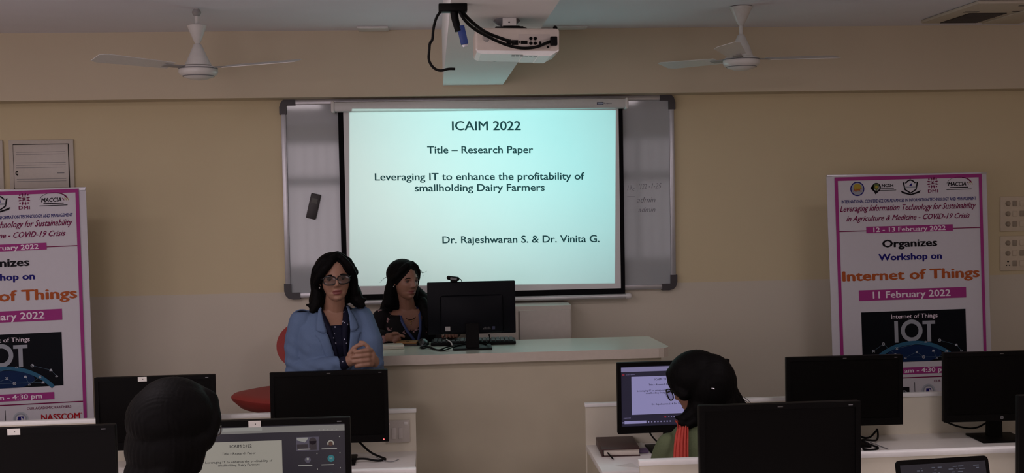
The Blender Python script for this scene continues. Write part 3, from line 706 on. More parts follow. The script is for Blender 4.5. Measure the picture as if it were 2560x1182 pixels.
MB().box((-.048, -.0145, .036), (-.042, -.0118, .042), 0, .001).build('screw', M_LAM, ol)

# ================================================================== MONITORS
def display_teams(mb, Wd, H, gallery):
    """a shared slide in a meeting window: materials 1 bar, 2 dark, 3 slide, 4 slide text, 5.. tiles. plane units from lower left of display"""
    M = plane((-Wd/2, 0, 0)); d = .0008
    rect(mb, M, 0, 0, Wd, H, 2, d)
    return M, d
def make_monitor(loc, rz, label, content=None, sticker=None, logo=False, led=False, tilt=0.0, W=.545):
    t = thing('monitor', label, 'monitor', loc, math.radians(rz), 'student monitors on the computer desks')
    H = .340; z0 = .098; z1 = z0+H; hw = W/2
    MB().box((-.115, -.055, 0), (.115, .135, .010), 0, .004).build('base', M_BLACK, t)
    nk = MB(); nk.prism([(-.036, .008), (.036, .008), (.030, z0+.12), (-.030, z0+.12)], .052, .085); nk.build('neck', M_BLACK, t)
    bk = MB(); bk.box((-hw, -.006, z0), (hw, .020, z1), 0, .004); bk.box((-hw*.72, .018, z0+.04), (hw*.72, .052, z1-.05), 0, .012); hs = bk.build('housing', M_BLACK, t)
    zb = z0+.034; zt = z1-.019; xl = hw-.018
    f = MB()
    for lo, hi in (((-hw, -.012, z0), (hw, -.006, zb)), ((-hw, -.012, zt), (hw, -.006, z1)), ((-hw, -.012, zb), (-xl, -.006, zt)), ((xl, -.012, zb), (hw, -.006, zt))): f.box(lo, hi, 0)
    be = f.build('bezel', M_BLACK, t)
    mk = MB(); mk.box((hw-.042, -.0128, z1-.013), (hw-.028, -.0118, z1-.010)); mk.build('model_mark', M_GREY, be)
    Dw, Dh = 2*xl, zt-zb
    M = plane((-xl, -.0066, zb)); d = .0004
    dsp = MB()
    if content is None:
        rect(dsp, M, 0, 0, Dw, Dh, 0, 0); dsp.build('screen', M_GLOSSB, t)
    else:
        DM = content['mats']; rect(dsp, M, 0, 0, Dw, Dh, 1, 0)
        content['draw'](dsp, M, Dw, Dh, d); dsp.build('screen', DM, t)
    if sticker is not None:
        MB().box((sticker-.020, -.0132, z1-.022), (sticker+.020, -.0121, z1-.001), 0).build('sticker', M_STICK, be)
        MB().box((sticker+.001, -.0136, z1-.013), (sticker+.004, -.0131, z1-.010), 0).build('sticker_dot', M_BLACK, be)
    else:
        mk = MB(); mk.box((-.010, -.0128, z1-.012), (.008, -.0118, z1-.008)); mk.build('brand_mark', mat('dull_mark', (.09, .085, .08, 1), .5), be)
    if logo:
        e = MB(); Ml = plane((0, -.0125, z0+.017)); disc(e, Ml, 0, 0, .0085, 0, 0, 24); e.text('hp', Ml, -.0045, .0045, -.003, .0075, 1, .0, .2, n=.0004)
        e.build('logo', [mat('dull_logo', (.20, .20, .21, 1), .4), M_BLACK], be)
    if led:
        MB().ell((hw-.024, -.0125, z0+.012), (.0035, .002, .0035), sub=2).build('power_light', glow('red_led', (1, .10, .10), 2.2), be)
    return t
def tint(v, r, g, b): return glow('display_%d_%d_%d' % (r, g, b), (lin(r), lin(g), lin(b)), v)
def draw_right(mb, M, Wd, H, d):
    rect(mb, M, .0, H-.026, Wd, H-.004, 2, d)                                     # browser bar
    rect(mb, M, .006, H-.043, .017, H-.036, 5, d)                                 # red button
    for k in range(6): rect(mb, M, .026+k*.007, H-.041, .031+k*.007, H-.039, 2, d)
    x0, x1, z0, z1 = .050, .335, .055, H-.050
    rect(mb, M, x0, z0, x1, z1, 3, d); slide_on(mb, M, x0, x1, z0, z1, 4, d*2, .02)
    for k in range(6): rect(mb, M, .010+k*.006, .039, .0145+k*.006, .041, 2, d)
    disc(mb, M, .212, .040, .005, 5, d, 12)
    for k in range(3): rect(mb, M, .226+k*.013, .0375, .232+k*.013, .041, 2, d)
    rect(mb, M, .014, .012, .120, .025, 3, d); disc(mb, M, .007, .018, .003, 3, d, 10)
    for k in range(8): rect(mb, M, .128+k*.015, .015, .134+k*.015, .021, 2 if k % 3 else 3, d)
    rect(mb, M, .40, H-.026, Wd-.02, H-.010, 3, d*1.5); rect(mb, M, Wd-.03, H-.010, Wd-.006, H-.004, 5, d*2)
def draw_left(mb, M, Wd, H, d):
    rect(mb, M, .0, H-.024, Wd, H-.004, 2, d); rect(mb, M, .0, H-.016, .24, H-.004, 6, d*1.5)
    for k in range(5): rect(mb, M, Wd-.085+k*.014, H-.021, Wd-.081+k*.014, H-.018, 6, d*2)
    rect(mb, M, .024, H-.042, .034, H-.040, 3, d)
    x0, x1, z0, z1 = .028, .303, H-.225, H-.050
    rect(mb, M, x0, z0, x1, z1, 3, d); slide_on(mb, M, x0, x1, z0, z1, 4, d*2, .015)
    # gallery of participants
    rect(mb, M, .350, H-.088, .424, H-.042, 7, d); poly(mb, M, [(.352, H-.052), (.378, H-.060), (.388, H-.048), (.388, H-.044), (.352, H-.044)], 6, d*1.5); rect(mb, M, .352, H-.080, .388, H-.066, 8, d*1.5)
    disc(mb, M, .404, H-.056, .012, 8, d*2, 20); rect(mb, M, .392, H-.086, .416, H-.056, 8, d*2); rect(mb, M, .355, H-.084, .395, H-.081, 3, d*2.5)
    ring(mb, M, .462, H-.066, .007, .011, 3, d, -30, 210, 16); disc(mb, M, .462, H-.068, .007, 9, d*1.5, 16); rect(mb, M, .432, H-.085, .482, H-.082, 6, d)
    disc(mb, M, .386, H-.118, .010, 7, d, 18); disc(mb, M, .386, H-.115, .004, 6, d*1.5, 10); rect(mb, M, .355, H-.138, .400, H-.135, 6, d)
    disc(mb, M, .462, H-.116, .0115, 10, d, 20); mb.text('M', M, .4575, .4665, H-.119, .007, 3, .01, n=d*2); rect(mb, M, .430, H-.138, .472, H-.135, 6, d)
    for x, z in ((.415, .100), (.490, .046), (.490, .100), (.415, .152), (.490, .150)): rect(mb, M, x, H-z, x+.003, H-z+.004, 6, d)
    for k in range(4): disc(mb, M, .386+.076*(k % 2), H-.175-.05*(k//2), .011, (12, 10, 9, 7)[k], d, 18)
DM_R = [M_BLACK, tint(1.0, 22, 20, 40), tint(1.0, 112, 106, 140), tint(1.0, 128, 123, 165), tint(1.0, 26, 24, 44), tint(1.0, 120, 30, 45), tint(1.0, 60, 58, 80)]
DM_L = [M_BLACK, tint(1.0, 20, 18, 27), tint(1.0, 104, 101, 98), tint(1.0, 132, 127, 118), tint(1.0, 22, 22, 24), tint(1.0, 120, 30, 45), tint(1.0, 122, 120, 116), tint(1.0, 62, 58, 70), tint(1.0, 30, 24, 28), tint(1.0, 60, 36, 26), tint(1.0, 20, 92, 98), tint(1.0, 60, 58, 80), tint(1.0, 60, 20, 90)]
Y1, Z1, Y2, Z2 = 5.25, .717, 3.70, .812
make_monitor((-1.302, Y1, Z1), 0, 'blank black monitor with white sticker behind the dark-haired head on the left', sticker=-.055)
make_monitor((-.505, Y1, Z1), 0, 'blank black monitor with red power light in front of the standing woman', led=True)
make_monitor((1.124, Y1, Z1), 1.5, 'lit monitor with bluish slide behind the woman in green', dict(mats=DM_R, draw=draw_right))
make_monitor((1.960, Y1, Z1), -1.0, 'blank black monitor right of the woman in green, loose cables beneath', W=.57)
make_monitor((2.742, Y1, Z1), -1.0, 'blank black monitor with round logo and visible stand at the right edge', logo=True, W=.575)
make_monitor((-1.322, Y2, Z2), 0, 'near blank black monitor with sticker at the bottom left corner', sticker=-.045)
make_monitor((-.563, Y2, Z2), 0, 'near lit monitor with grey slide and meeting tiles left of the aisle', dict(mats=DM_L, draw=draw_left), sticker=-.037)
make_monitor((1.156, Y2, Z2), 0, 'large near blank monitor right of the aisle beside the woman in green', W=.556)
make_monitor((2.265, Y2, Z2), 0, 'near black monitor at the right frame edge, only a sliver in view')

# ---- the teacher's monitor seen from behind
tm = thing('desk_monitor', 'black monitor seen from behind on the teacher desk, grey stickers on back', 'monitor', (.193, 6.02, 1.128))
M_BACK = mat('monitor_back', (.0035, .004, .006, 1), .45, spec=.1)
MB().box((-.105, -.055, 0), (.105, .115, .010), 0, .004).build('base', M_BLACK, tm)
nk = MB(); nk.prism([(-.037, .008), (.037, .008), (.034, .14), (-.034, .14)], -.018, .006); nk.build('neck', M_BLACK, tm)
b = MB(); b.box((-.238, .022, .078), (.238, .048, .362), 0, .005); b.box((-.17, .0, .085), (.17, .030, .29), 0, .014); bh = b.build('housing', M_BACK, tm)
MB().box((-.222, .0481, .10), (.222, .0495, .345)).build('screen', M_GLOSSB, tm)
MB().box((-.145, -.0015, .100), (-.118, .0005, .124)).build('rating_sticker', mat('grey_sticker', (.36, .35, .33, 1), .6), bh)
q = MB(); Mq = plane((0, -.0008, 0))
for k in range(7): rect(q, Mq, .060+k*.006, .104, .063+k*.006, .112+(k % 3)*.003, 0, 0)
rect(q, Mq, .108, .102, .124, .120, 1, 0); q.build('port_label', [mat('port_marks', (.10, .10, .10, 1), .6), mat('port_blue', (.01, .015, .05, 1), .6)], bh)
q = MB(); q.box((-.165, .0215, .235), (.165, .0225, .2365)); q.build('back_seam', M_GREY, bh)
# ---- webcam on top
wc = thing('webcam', 'small black webcam clipped on top of the teacher monitor', 'webcam', (.093, 6.045, 1.4915))
MB().box((-.035, -.014, .008), (.035, .016, .030), 0, .009, Matrix.Rotation(math.radians(9), 4, 'Y') @ Matrix.Translation((0, 0, .0))).build('body', M_BLACK, wc)
MB().box((-.012, -.02, 0), (.026, .03, .010), 0, .003).build('clip', M_BLACK, wc)
MB().box((-.015, -.0150, .012), (.020, -.0142, .024), 0, 0, Matrix.Rotation(math.radians(9), 4, 'Y')).build('label_plate', mat('webcam_grey', (.17, .18, .18, 1), .4), wc)
MB().tube([(.030, .0, .018), (.045, .01, .012), (.050, .02, .0), (.050, .03, -.02)], .002, 6, smoothpath=2).build('lead', M_RUBBER, wc)
# ---- keyboard, mouse, box, phone, leads on the desk
kb = thing('keyboard', 'black keyboard on the teacher desk behind the monitor stand', 'keyboard', (.205, 6.225, 1.128), math.radians(-2))
MB().box((-.235, -.075, 0), (.235, .075, .020), 0, .006).build('body', M_BLACK, kb)
kk = MB()
for r in range(5):
    for c in range(18): kk.box((-.222+c*.0248, -.066+r*.027, .0195), (-.222+c*.0248+.021, -.066+r*.027+.022, .026), 0, .002, seg=1)
kk.build('key_rows', mat('key_black', (.014, .014, .016, 1), .4), kb)
ms = thing('computer_mouse', 'dark glossy computer mouse on the teacher desk left of the keyboard', 'mouse', (-.075, 6.235, 1.128))
m_ = MB(); m_.ell((0, 0, .0), (.034, .056, .036), sub=3); m_.v = [(x, y, max(z, 0)) for x, y, z in m_.v]; m_.build('shell', mat('mouse_dark', (.02, .03, .03, 1), .22), ms)
MB().box((-.003, -.056, .012), (.003, -.02, .032), 0, .002).build('wheel', M_GREY, ms)
bx = thing('adapter_box', 'flat cream box on the teacher desk beside the standing woman', 'box', (-.250, 6.12, 1.128), math.radians(8))
MB().box((-.062, -.045, 0), (.070, .045, .022), 0, .006).build('shell', mat('cream_box', (.66, .62, .52, 1), .4), bx)
MB().box((-.061, -.046, .0105), (.071, .046, .0112)).build('seam', M_GREY, bx)
pp = thing('paper_pad', 'white paper sheets on the teacher desk under the seated woman hand', 'paper', (-.295, 6.24, 1.128), math.radians(4))
MB().box((-.075, -.06, 0), (.085, .06, .004)).build('sheets', M_STICK, pp)
MB().cap((-.03, -.035, .008), .004, (.045, -.02, .008), .004, 10).build('pen', M_BLACK, pp)
nb = thing('phone_case', 'tan brown phone case lying on a dark notepad on the teacher desk', 'phone', (-.165, 6.235, 1.128), math.radians(-6))
MB().box((-.058, -.045, 0), (.062, .045, .010), 0, .002).build('pad', mat('dark_pad', (.03, .018, .02, 1), .5), nb)
MB().box((-.055, -.036, .0102), (.058, .052, .022), 0, .004).build('cover', mat('tan_leather', (.30, .15, .045, 1), .5, ns=120, amt=.2), nb)
MB().box((-.006, -.01, .0218), (.012, .004, .0226)).build('clasp', M_BLACK, nb)
cable('black mouse and keyboard leads tangled on the teacher desk left of the stand', [(-.060, 6.17, 1.133), (-.095, 6.10, 1.133), (-.075, 6.04, 1.133), (-.045, 6.08, 1.136), (-.02, 6.02, 1.134), (.015, 5.95, 1.134), (.05, 6.02, 1.142), (.10, 6.05, 1.1435), (.165, 6.10, 1.1435)], .0042)
cable('second black lead curling under the mouse on the teacher desk', [(-.088, 6.11, 1.133), (-.055, 6.13, 1.133), (-.028, 6.07, 1.136), (-.01, 6.00, 1.134), (.03, 5.935, 1.133), (.072, 5.99, 1.139), (.13, 6.09, 1.1430)], .0036)
cable('white lead bent over the keyboard on the teacher desk', [(.055, 6.20, 1.158), (.065, 6.155, 1.158), (.080, 6.140, 1.150), (.086, 6.125, 1.134)], .0035).data.materials[0] = M_WHITE
cable('black display lead drooping from the teacher monitor back to the desk', [(.285, 6.045, 1.20), (.292, 6.05, 1.17), (.278, 6.07, 1.145), (.245, 6.10, 1.134), (.20, 6.11, 1.133)], .004)

# ================================================================== things on the student desks
dy = thing('diary', 'thick dark brown leather diary with pen on the desk left of green woman', 'diary', (.862, 5.335, .717), math.radians(-2))
lm = mat('brown_leather', (.050, .017, .016, 1), .45, ns=150, amt=.2, bump=.15, bs=300)
MB().box((-.088, -.145, .0), (.092, .155, .004), 0, .002).build('back_cover', lm, dy)
MB().box((-.080, -.138, .0045), (.088, .148, .0315), 0, .002).build('pages', mat('page_edges', (.66, .60, .52, 1), .7, ns=400, amt=.15), dy)
MB().box((-.090, -.145, .032), (.092, .155, .037), 0, .002).build('front_cover', lm, dy)
MB().box((-.0915, -.145, .002), (-.0855, .155, .035), 0, .002).build('spine', lm, dy)
MB().cap((-.062, -.139, .018), .0035, (-.045, -.205, .005), .0035, 10).build('bookmark_pen', M_BLACK, dy)
sp = thing('loose_papers', 'white papers and purple slip tucked beside the brown diary', 'papers', (.980, 5.36, .717), math.radians(-3))
MB().box((-.022, -.11, 0), (.022, .12, .003)).build('sheet', M_STICK, sp)
MB().box((-.020, -.13, .0032), (.024, -.07, .016), 0, .002).build('purple_slip', mat('purple', (.09, .055, .12, 1), .6), sp)
pt_ = tag(MB().slab([(.80, 5.015), (.905, 4.965), (.885, 5.06)], .7172, .7185).build('paper_scrap', M_STICK), 'white folded paper corner on the desk before the brown diary', 'paper')
cable('black cable loop hanging beneath the lit monitor of the woman in green', [(1.00, 5.27, .83), (1.02, 5.25, .79), (1.06, 5.26, .75), (1.12, 5.28, .725)], .004)
cable('tangled black cables on the right front desk under the blank monitor', [(2.00, 5.41, .80), (2.06, 5.40, .745), (2.10, 5.31, .727), (2.15, 5.33, .765), (2.165, 5.35, .775), (2.14, 5.28, .730), (2.09, 5.24, .740), (2.03, 5.24, .750), (2.06, 5.17, .735), (2.10, 5.155, .724), (2.04, 5.12, .722), (2.00, 5.15, .728), (2.02, 5.06, .722), (2.07, 5.02, .722), (1.97, 5.08, .722)], .0048)
cable('thin grey cable beside the tangled black cables on the right desk', [(2.095, 5.27, .724), (2.115, 5.22, .721), (2.13, 5.14, .721)], .0022).data.materials[0] = M_GREY
cable('black cables lying behind the monitor with the red power light', [(-.38, 5.33, .80), (-.33, 5.35, .74), (-.275, 5.32, .722), (-.245, 5.28, .722), (-.29, 5.24, .724), (-.35, 5.26, .735), (-.42, 5.24, .735)], .0052)
cable('thin pale cable beside the black ones near the left aisle end', [(-.30, 5.32, .724), (-.26, 5.25, .722), (-.22, 5.22, .722), (-.19, 5.27, .722)], .002).data.materials[0] = M_GREY
cable('black cable drooping behind the far right monitor with the logo', [(2.50, 5.36, .80), (2.58, 5.36, .765), (2.66, 5.34, .755), (2.74, 5.36, .79)], .0045)
# ---- laptop on the near right desk
lt = thing('laptop', 'open black laptop with dark blue screen at the bottom right', 'laptop', (1.672, 3.52, .812), math.radians(5))
MB().box((-.160, -.235, 0), (.160, -.002, .016), 0, .004).build('keyboard_base', mat('laptop_grey', (.03, .03, .033, 1), .4), lt)
kk = MB()
for r in range(5):
    for c in range(14): kk.box((-.142+c*.0205, -.125+r*.021, .0155), (-.142+c*.0205+.017, -.125+r*.021+.017, .0185))
kk.build('key_rows', M_BLACK, lt)
Ml = Matrix.Translation((0, .0, .014)) @ Matrix.Rotation(math.radians(-14), 4, 'X')
rr = .016; oc = [(-.165, 0), (.165, 0)] + [(.165-rr+rr*math.cos(a*pi/12), .254-rr+rr*math.sin(a*pi/12)) for a in range(7)] + [(-.165+rr-rr*math.sin(a*pi/12), .254-rr+rr*math.cos(a*pi/12)) for a in range(7)]
lid = MB().prism(oc, -.003, .005, 0, Ml).build('lid', M_BLACK, lt)
sc = MB(); Mlp = Ml @ plane((-.152, -.0036, .018)); sw, sh_ = .304, .220
rect(sc, Mlp, 0, 0, sw, sh_, 0, .0004); rect(sc, Mlp, .09, 0, sw-.012, sh_-.048, 1, .0008)
rnd = random.Random(5)
for row, z in enumerate((.012, .020, .030, .040)):
    x = .01
    while x < sw-.03:
        wd = rnd.uniform(.004, .022)
        if rnd.random() < .6: rect(sc, Mlp, x, sh_-z-.003, x+wd, sh_-z, 2 if row < 3 else 3, .0012)
        x += wd+rnd.uniform(.004, .014)
for x in (.02, .06, .10, .15, .18, .255, .272): rect(sc, Mlp, x, sh_-.056, x+.012, sh_-.053, 3, .0012)
sc.build('screen', [tint(1.0, 14, 14, 24), tint(1.0, 22, 28, 84), tint(1.0, 70, 72, 84), tint(1.0, 140, 145, 170)], lid)

# ================================================================== CHAIRS
M_RED = mat('red_upholstery', (.33, .036, .030, 1), .6, ns=200, amt=.10, bump=.1, bs=400)
def office_chair(loc, rz, label, m, seat_h=.46, back_top=.84, seat=(.245, .23)):
    t = thing('office_chair', label, 'chair', loc, math.radians(rz))
    s = MB(); s.loft([(0, 0, seat_h-.085, seat[0]*.72, seat[1]*.72, 0), (0, 0, seat_h-.075, seat[0]*.80, seat[1]*.80, 0), (0, 0, seat_h-.03, seat[0]*.98, seat[1]*.98, 0), (0, 0, seat_h-.012, seat[0], seat[1], 0), (0, 0, seat_h, seat[0]*.95, seat[1]*.95, 0), (0, 0, seat_h+.006, seat[0]*.7, seat[1]*.7, 0)], 40, 3.0); s.build('seat', m, t)
    b = MB(); nz = 14; V = []; F = []; nx = 12; h0, h1 = seat_h+.10, back_top
    for j in range(nz+1):
        v = j/nz; z = h0+(h1-h0)*v; hw = .235*math.sqrt(max(0, 1-((v-.55)/.56)**2))**.8+.004
        for i in range(nx+1):
            u = -1+2*i/nx; x = hw*u; y = .225+.05*v-.05*u*u*(hw/.21)
            V.append((x, y, z))
    n0 = len(V); V += [(x*.97, y+.045, z) for x, y, z in V]
    for j in range(nz):
        for i in range(nx): a = j*(nx+1)+i; F.append((a, a+1, a+nx+2, a+nx+1)); F.append((a+n0, a+nx+1+n0, a+nx+2+n0, a+1+n0))
    ed = [i for i in range(nx+1)]+[(j+1)*(nx+1)+nx for j in range(nz)]+[nz*(nx+1)+i for i in range(nx-1, -1, -1)]+[j*(nx+1) for j in range(nz-1, 0, -1)]
    for a, c in zip(ed, ed[1:]+ed[:1]): F.append((a, a+n0, c+n0, c))
    b.add(V, F, 0, True); b.build('backrest', m, t)
    MB().tube([(0, .02, seat_h-.09), (0, .25, seat_h-.085), (0, .315, seat_h-.02), (0, .305, seat_h+.22)], [.018, .018, .016, .014], 10, smoothpath=2).build('back_support', M_BLACK, t)
    u = MB(); u.box((-.09, -.10, seat_h-.105), (.09, .10, seat_h-.082), 0, .004); u.tube([(.06, -.02, seat_h-.095), (.16, -.06, seat_h-.098), (.19, -.07, seat_h-.098)], .007, 8); u.build('mechanism', M_BLACK, t)
    MB().lathe([(.026, .10), (.026, seat_h*.55), (.016, seat_h*.55), (.016, seat_h-.10)], 18).build('gas_post', M_BLACK, t)
    for k in range(5):
        a = 2*pi*k/5+.3; c, s_ = math.cos(a), math.sin(a)
        MB().tube([(0, 0, .10), (.12*c, .12*s_, .095), (.25*c, .25*s_, .068)], [.024, .020, .014], 10).build('leg', M_BLACK, t)
        MB().cap((.25*c-.012*s_, .25*s_+.012*c, .027), .0265, (.25*c+.012*s_, .25*s_-.012*c, .027), .0265, 14).build('caster', M_BLACK, t)
    return t
office_chair((-.905, 6.42, .35), -42, 'red upholstered swivel chair left of the standing woman', M_RED, .50, .855)
M_CHB = mat('black_mesh_seat', (.012, .012, .014, 1), .7)

# ================================================================== PEOPLE
def blob(name, mb, mats, parent, voxel, it=4, post=None, fac=.5):
    """grow one continuous skin over the shapes in mb (world coordinates), relative to parent"""
    o = mb.build(name, mats if isinstance(mats, (list, tuple)) else [mats])
    m = o.modifiers.new('r', 'REMESH'); m.mode = 'VOXEL'; m.voxel_size = voxel; m.use_smooth_shade = True
    if it: q = o.modifiers.new('s', 'SMOOTH'); q.iterations = it; q.factor = fac
    dg = bpy.context.evaluated_depsgraph_get(); me = bpy.data.meshes.new_from_object(o.evaluated_get(dg))
    old = o.data; o.modifiers.clear(); o.data = me; bpy.data.meshes.remove(old); me.name = name
    me.materials.clear()
    for k in (mats if isinstance(mats, (list, tuple)) else [mats]): me.materials.append(k)
    n = len(me.vertices); co = np.empty(n*3); me.vertices.foreach_get('co', co); co = co.reshape(-1, 3)
    if post: co = post(co, me)
    co = co - np.array(parent.matrix_world.translation if parent.parent else parent.location)
    me.vertices.foreach_set('co', co.ravel()); me.polygons.foreach_set('use_smooth', [True]*len(me.polygons)); me.update()
    o.parent = parent
    return o
def attach(o, parent):
    """mesh written in world coordinates -> child of parent"""
    off = Vector(parent.location)
    for v in o.data.vertices: v.co -= off
    o.parent = parent; return o
class Head:
    """head frame: x towards the viewer's right when the face looks at -y, y backwards, z up"""
    def __init__(s, c, yaw, pitch=0, roll=0, k=1.0):
        s.c = Vector(c); s.k = k
        s.R = Matrix.Rotation(yaw, 3, 'Z') @ Matrix.Rotation(pitch, 3, 'X') @ Matrix.Rotation(roll, 3, 'Y')
        s.M = Matrix.Translation(s.c) @ s.R.to_4x4() @ Matrix.Scale(k, 4)
    def p(s, x, y, z): return s.M @ Vector((x, y, z))
    def skull(s, mb):
        k = s.k
        for c, r in (((0, .015, .035), (.071, .090, .078)), ((0, -.016, -.008), (.066, .074, .100)), ((0, -.030, -.060), (.050, .052, .050)), ((0, -.045, -.080), (.030, .035, .030))):
            mb.ell(s.p(*c), [v*k for v in r], s.R, sub=4)
        for sx in (-1, 1): mb.ell(s.p(sx*.072, .014, -.006), (.009*k, .018*k, .030*k), s.R)
    def face(s, co, me=None, frown=0):
        """push out nose, brow, lips and chin and press in the eye sockets"""
        L = (co - np.array(s.c)) @ np.array(s.R) / s.k
        x, y, z = L[:, 0], L[:, 1], L[:, 2]; w = (y < -.025) & (np.abs(x) < .085) & (np.abs(z) < .13)
        d = np.zeros(len(co))
        def g(a, x0, z0, sx, sz):
            nonlocal d
            d = d + a*np.exp(-((x-x0)/sx)**2-((z-z0)/sz)**2)
        g(.010, 0, .006, .009, .018); g(.017, 0, -.016, .010, .014); g(.009, 0, -.024, .011, .009)
        for q in (-1, 1):
            g(.007, q*.012, -.026, .007, .007); g(-.011, q*.031, .004, .016, .010); g(.004, q*.030, .024, .022, .007); g(.004, q*.043, -.020, .018, .016)
            g(-.003, q*.028, -.055, .007, .012)
        g(.007, 0, -.053, .021, .006); g(.008, 0, -.067, .018, .006); g(-.004, 0, -.060, .022, .0025); g(.006, 0, -.094, .020, .012); g(-.004, 0, -.079, .02, .005)
        d[~w] = 0
        co = co.copy(); co -= (d[:, None]*s.k)*np.array(s.R)[:, 1][None, :]
        if me is not None:                                      # lips take their own colour
            nf = len(me.polygons); ctr = np.empty(nf*3); me.polygons.foreach_get('center', ctr); F = (ctr.reshape(-1, 3)-np.array(s.c)) @ np.array(s.R)/s.k
            lip = (F[:, 1] < -.05) & (((F[:, 0]/.024)**2+((F[:, 2]+.060)/.0125)**2) < 1)
            mi = np.zeros(nf, dtype=np.int32); mi[lip] = 1; me.polygons.foreach_set('material_index', mi)
        return co
    def eyes(s, parent, look=(0, 0)):
        for q in (-1, 1):
            c = s.p(q*.031, -.0625, .003); mb = MB(); mb.ell(c, (.0120*s.k,)*3, s.R, 0)
            d = (s.R @ Vector((look[0], -1, look[1]))).normalized()
            mb.ell(c + d*.0072*s.k, (.0066*s.k, .0066*s.k, .0066*s.k), s.R, 1, 2)
            attach(mb.build('eye', [M_EYEW, M_EYE]), parent)
            mb = MB(); pts = [s.p(q*(.031+a), -.0775+.25*abs(a)*.9, .0135-22*a*a) for a in (-.017, -.009, 0, .009, .017)]
            mb.tube(pts, [.0014*s.k, .0042*s.k, .0050*s.k, .0042*s.k, .0014*s.k], 8, smoothpath=2); attach(mb.build('eyelid', M_HAIR if False else M_LID), parent)
            mb = MB(); pts = [s.p(q*(.031+a), -.0845+.30*max(0, a)+.2*abs(a), .0275-14*a*a+(.004 if a < 0 else 0)*0) for a in (-.020, -.010, 0, .012, .023)]
            mb.tube(pts, [.0022*s.k, .0034*s.k, .0034*s.k, .0028*s.k, .0010*s.k], 8, smoothpath=2); attach(mb.build('eyebrow', M_HAIR), parent)
M_LID = mat('eyelid_skin', (.10, .05, .035, 1), .5)
def glasses(h, parent, name='glasses', wide=.030, high=.021, r=.0030, y=-.098, cols=None):
    t = bpy.data.objects.new(name, None); COL.objects.link(t); t.parent = parent; t.empty_display_size = .02
    m = cols or mat('spectacle_black', (.010, .009, .009, 1), .3)
    mb = MB()
    for q in (-1, 1):
        pts = []
        for i in range(28):
            a = 2*pi*i/28; ca, sa = math.cos(a), math.sin(a)
            px = q*.0335+wide*math.copysign(abs(ca)**.75, ca); pz = .001+high*math.copysign(abs(sa)**.8, sa)+(.0025 if sa > 0 else 0)*abs(ca)
            pts.append(h.p(px, y+.35*max(0, abs(px)-.03), pz))
        mb.tube(pts, r*h.k, 8, closed=True)
    mb.tube([h.p(-.006, y, .006), h.p(0, y-.002, .008), h.p(.006, y, .006)], r*1.1*h.k, 8)
    for q in (-1, 1): mb.tube([h.p(q*.062, y+.013, .012), h.p(q*.073, y+.030, .012), h.p(q*.079, .0, .008), h.p(q*.078, .02, -.004)], r*h.k, 8)
    o = mb.build('spectacle_frame', m); off = Vector(parent.location)
    for v in o.data.vertices: v.co -= off
    o.parent = t
    for q in (-1, 1):
        l = MB(); l.ell(h.p(q*.0335, y+.001, .001), (wide*.96*h.k, .0008, high*.96*h.k), h.R, 0, 2)
        lo = l.build('lens', lens_mat())
        for v in lo.data.vertices: v.co -= off
        lo.parent = t
    return t
def lens_mat():
    if 'lens' in MATS: return MATS['lens']
    m = bpy.data.materials.new('spectacle_lens'); m.use_nodes = True; nt = m.node_tree; N = nt.nodes; L = nt.links
    t = N.new('ShaderNodeBsdfTransparent'); t.inputs[0].default_value = (.80, .80, .82, 1); g = N.new('ShaderNodeBsdfGlossy'); g.inputs['Roughness'].default_value = .08
    mx = N.new('ShaderNodeMixShader'); mx.inputs[0].default_value = .06; L.new(t.outputs[0], mx.inputs[1]); L.new(g.outputs[0], mx.inputs[2]); L.new(mx.outputs[0], N['Material Output'].inputs[0])
    N.remove(N['Principled BSDF']); MATS['lens'] = m; return m
def dotted(name, base, spot, scale, thr, rough=.7, second=None):
    """dark cloth with scattered pale spots"""
    m = bpy.data.materials.new(name); m.use_nodes = True; nt = m.node_tree; N = nt.nodes; L = nt.links; b = N['Principled BSDF']; b.inputs['Roughness'].default_value = rough
    b.inputs['Specular IOR Level'].default_value = .15
    tc = N.new('ShaderNodeTexCoord'); v = N.new('ShaderNodeTexVoronoi'); v.inputs['Scale'].default_value = scale; L.new(tc.outputs['Object'], v.inputs['Vector'])
    src = v.outputs['Distance']
    if second:                                                  # ragged petals: warp the spots with noise
        n = N.new('ShaderNodeTexNoise'); n.inputs['Scale'].default_value = second; L.new(tc.outputs['Object'], n.inputs['Vector'])
        a = N.new('ShaderNodeMath'); a.operation = 'MULTIPLY_ADD'; a.inputs[1].default_value = .9; a.inputs[2].default_value = -.45; L.new(n.outputs['Fac'], a.inputs[0])
        c = N.new('ShaderNodeMath'); c.operation = 'ADD'; L.new(src, c.inputs[0]); L.new(a.outputs[0], c.inputs[1]); src = c.outputs[0]
    t = N.new('ShaderNodeMath'); t.operation = 'LESS_THAN'; t.inputs[1].default_value = thr; L.new(src, t.inputs[0])
    mx = N.new('ShaderNodeMix'); mx.data_type = 'RGBA'; mx.inputs['A'].default_value = base; mx.inputs['B'].default_value = spot
    L.new(t.outputs[0], mx.inputs['Factor']); L.new(mx.outputs['Result'], b.inputs['Base Color'])
    return m
def strands(name, curves, r, mats, parent):
    mb = MB()
    for c in curves: mb.tube(c, [r, r, r*.4][:len(c)] if len(c) == 3 else [r]*(len(c)-1)+[r*.3], 5, smoothpath=2)
    return attach(mb.build(name, mats), parent)

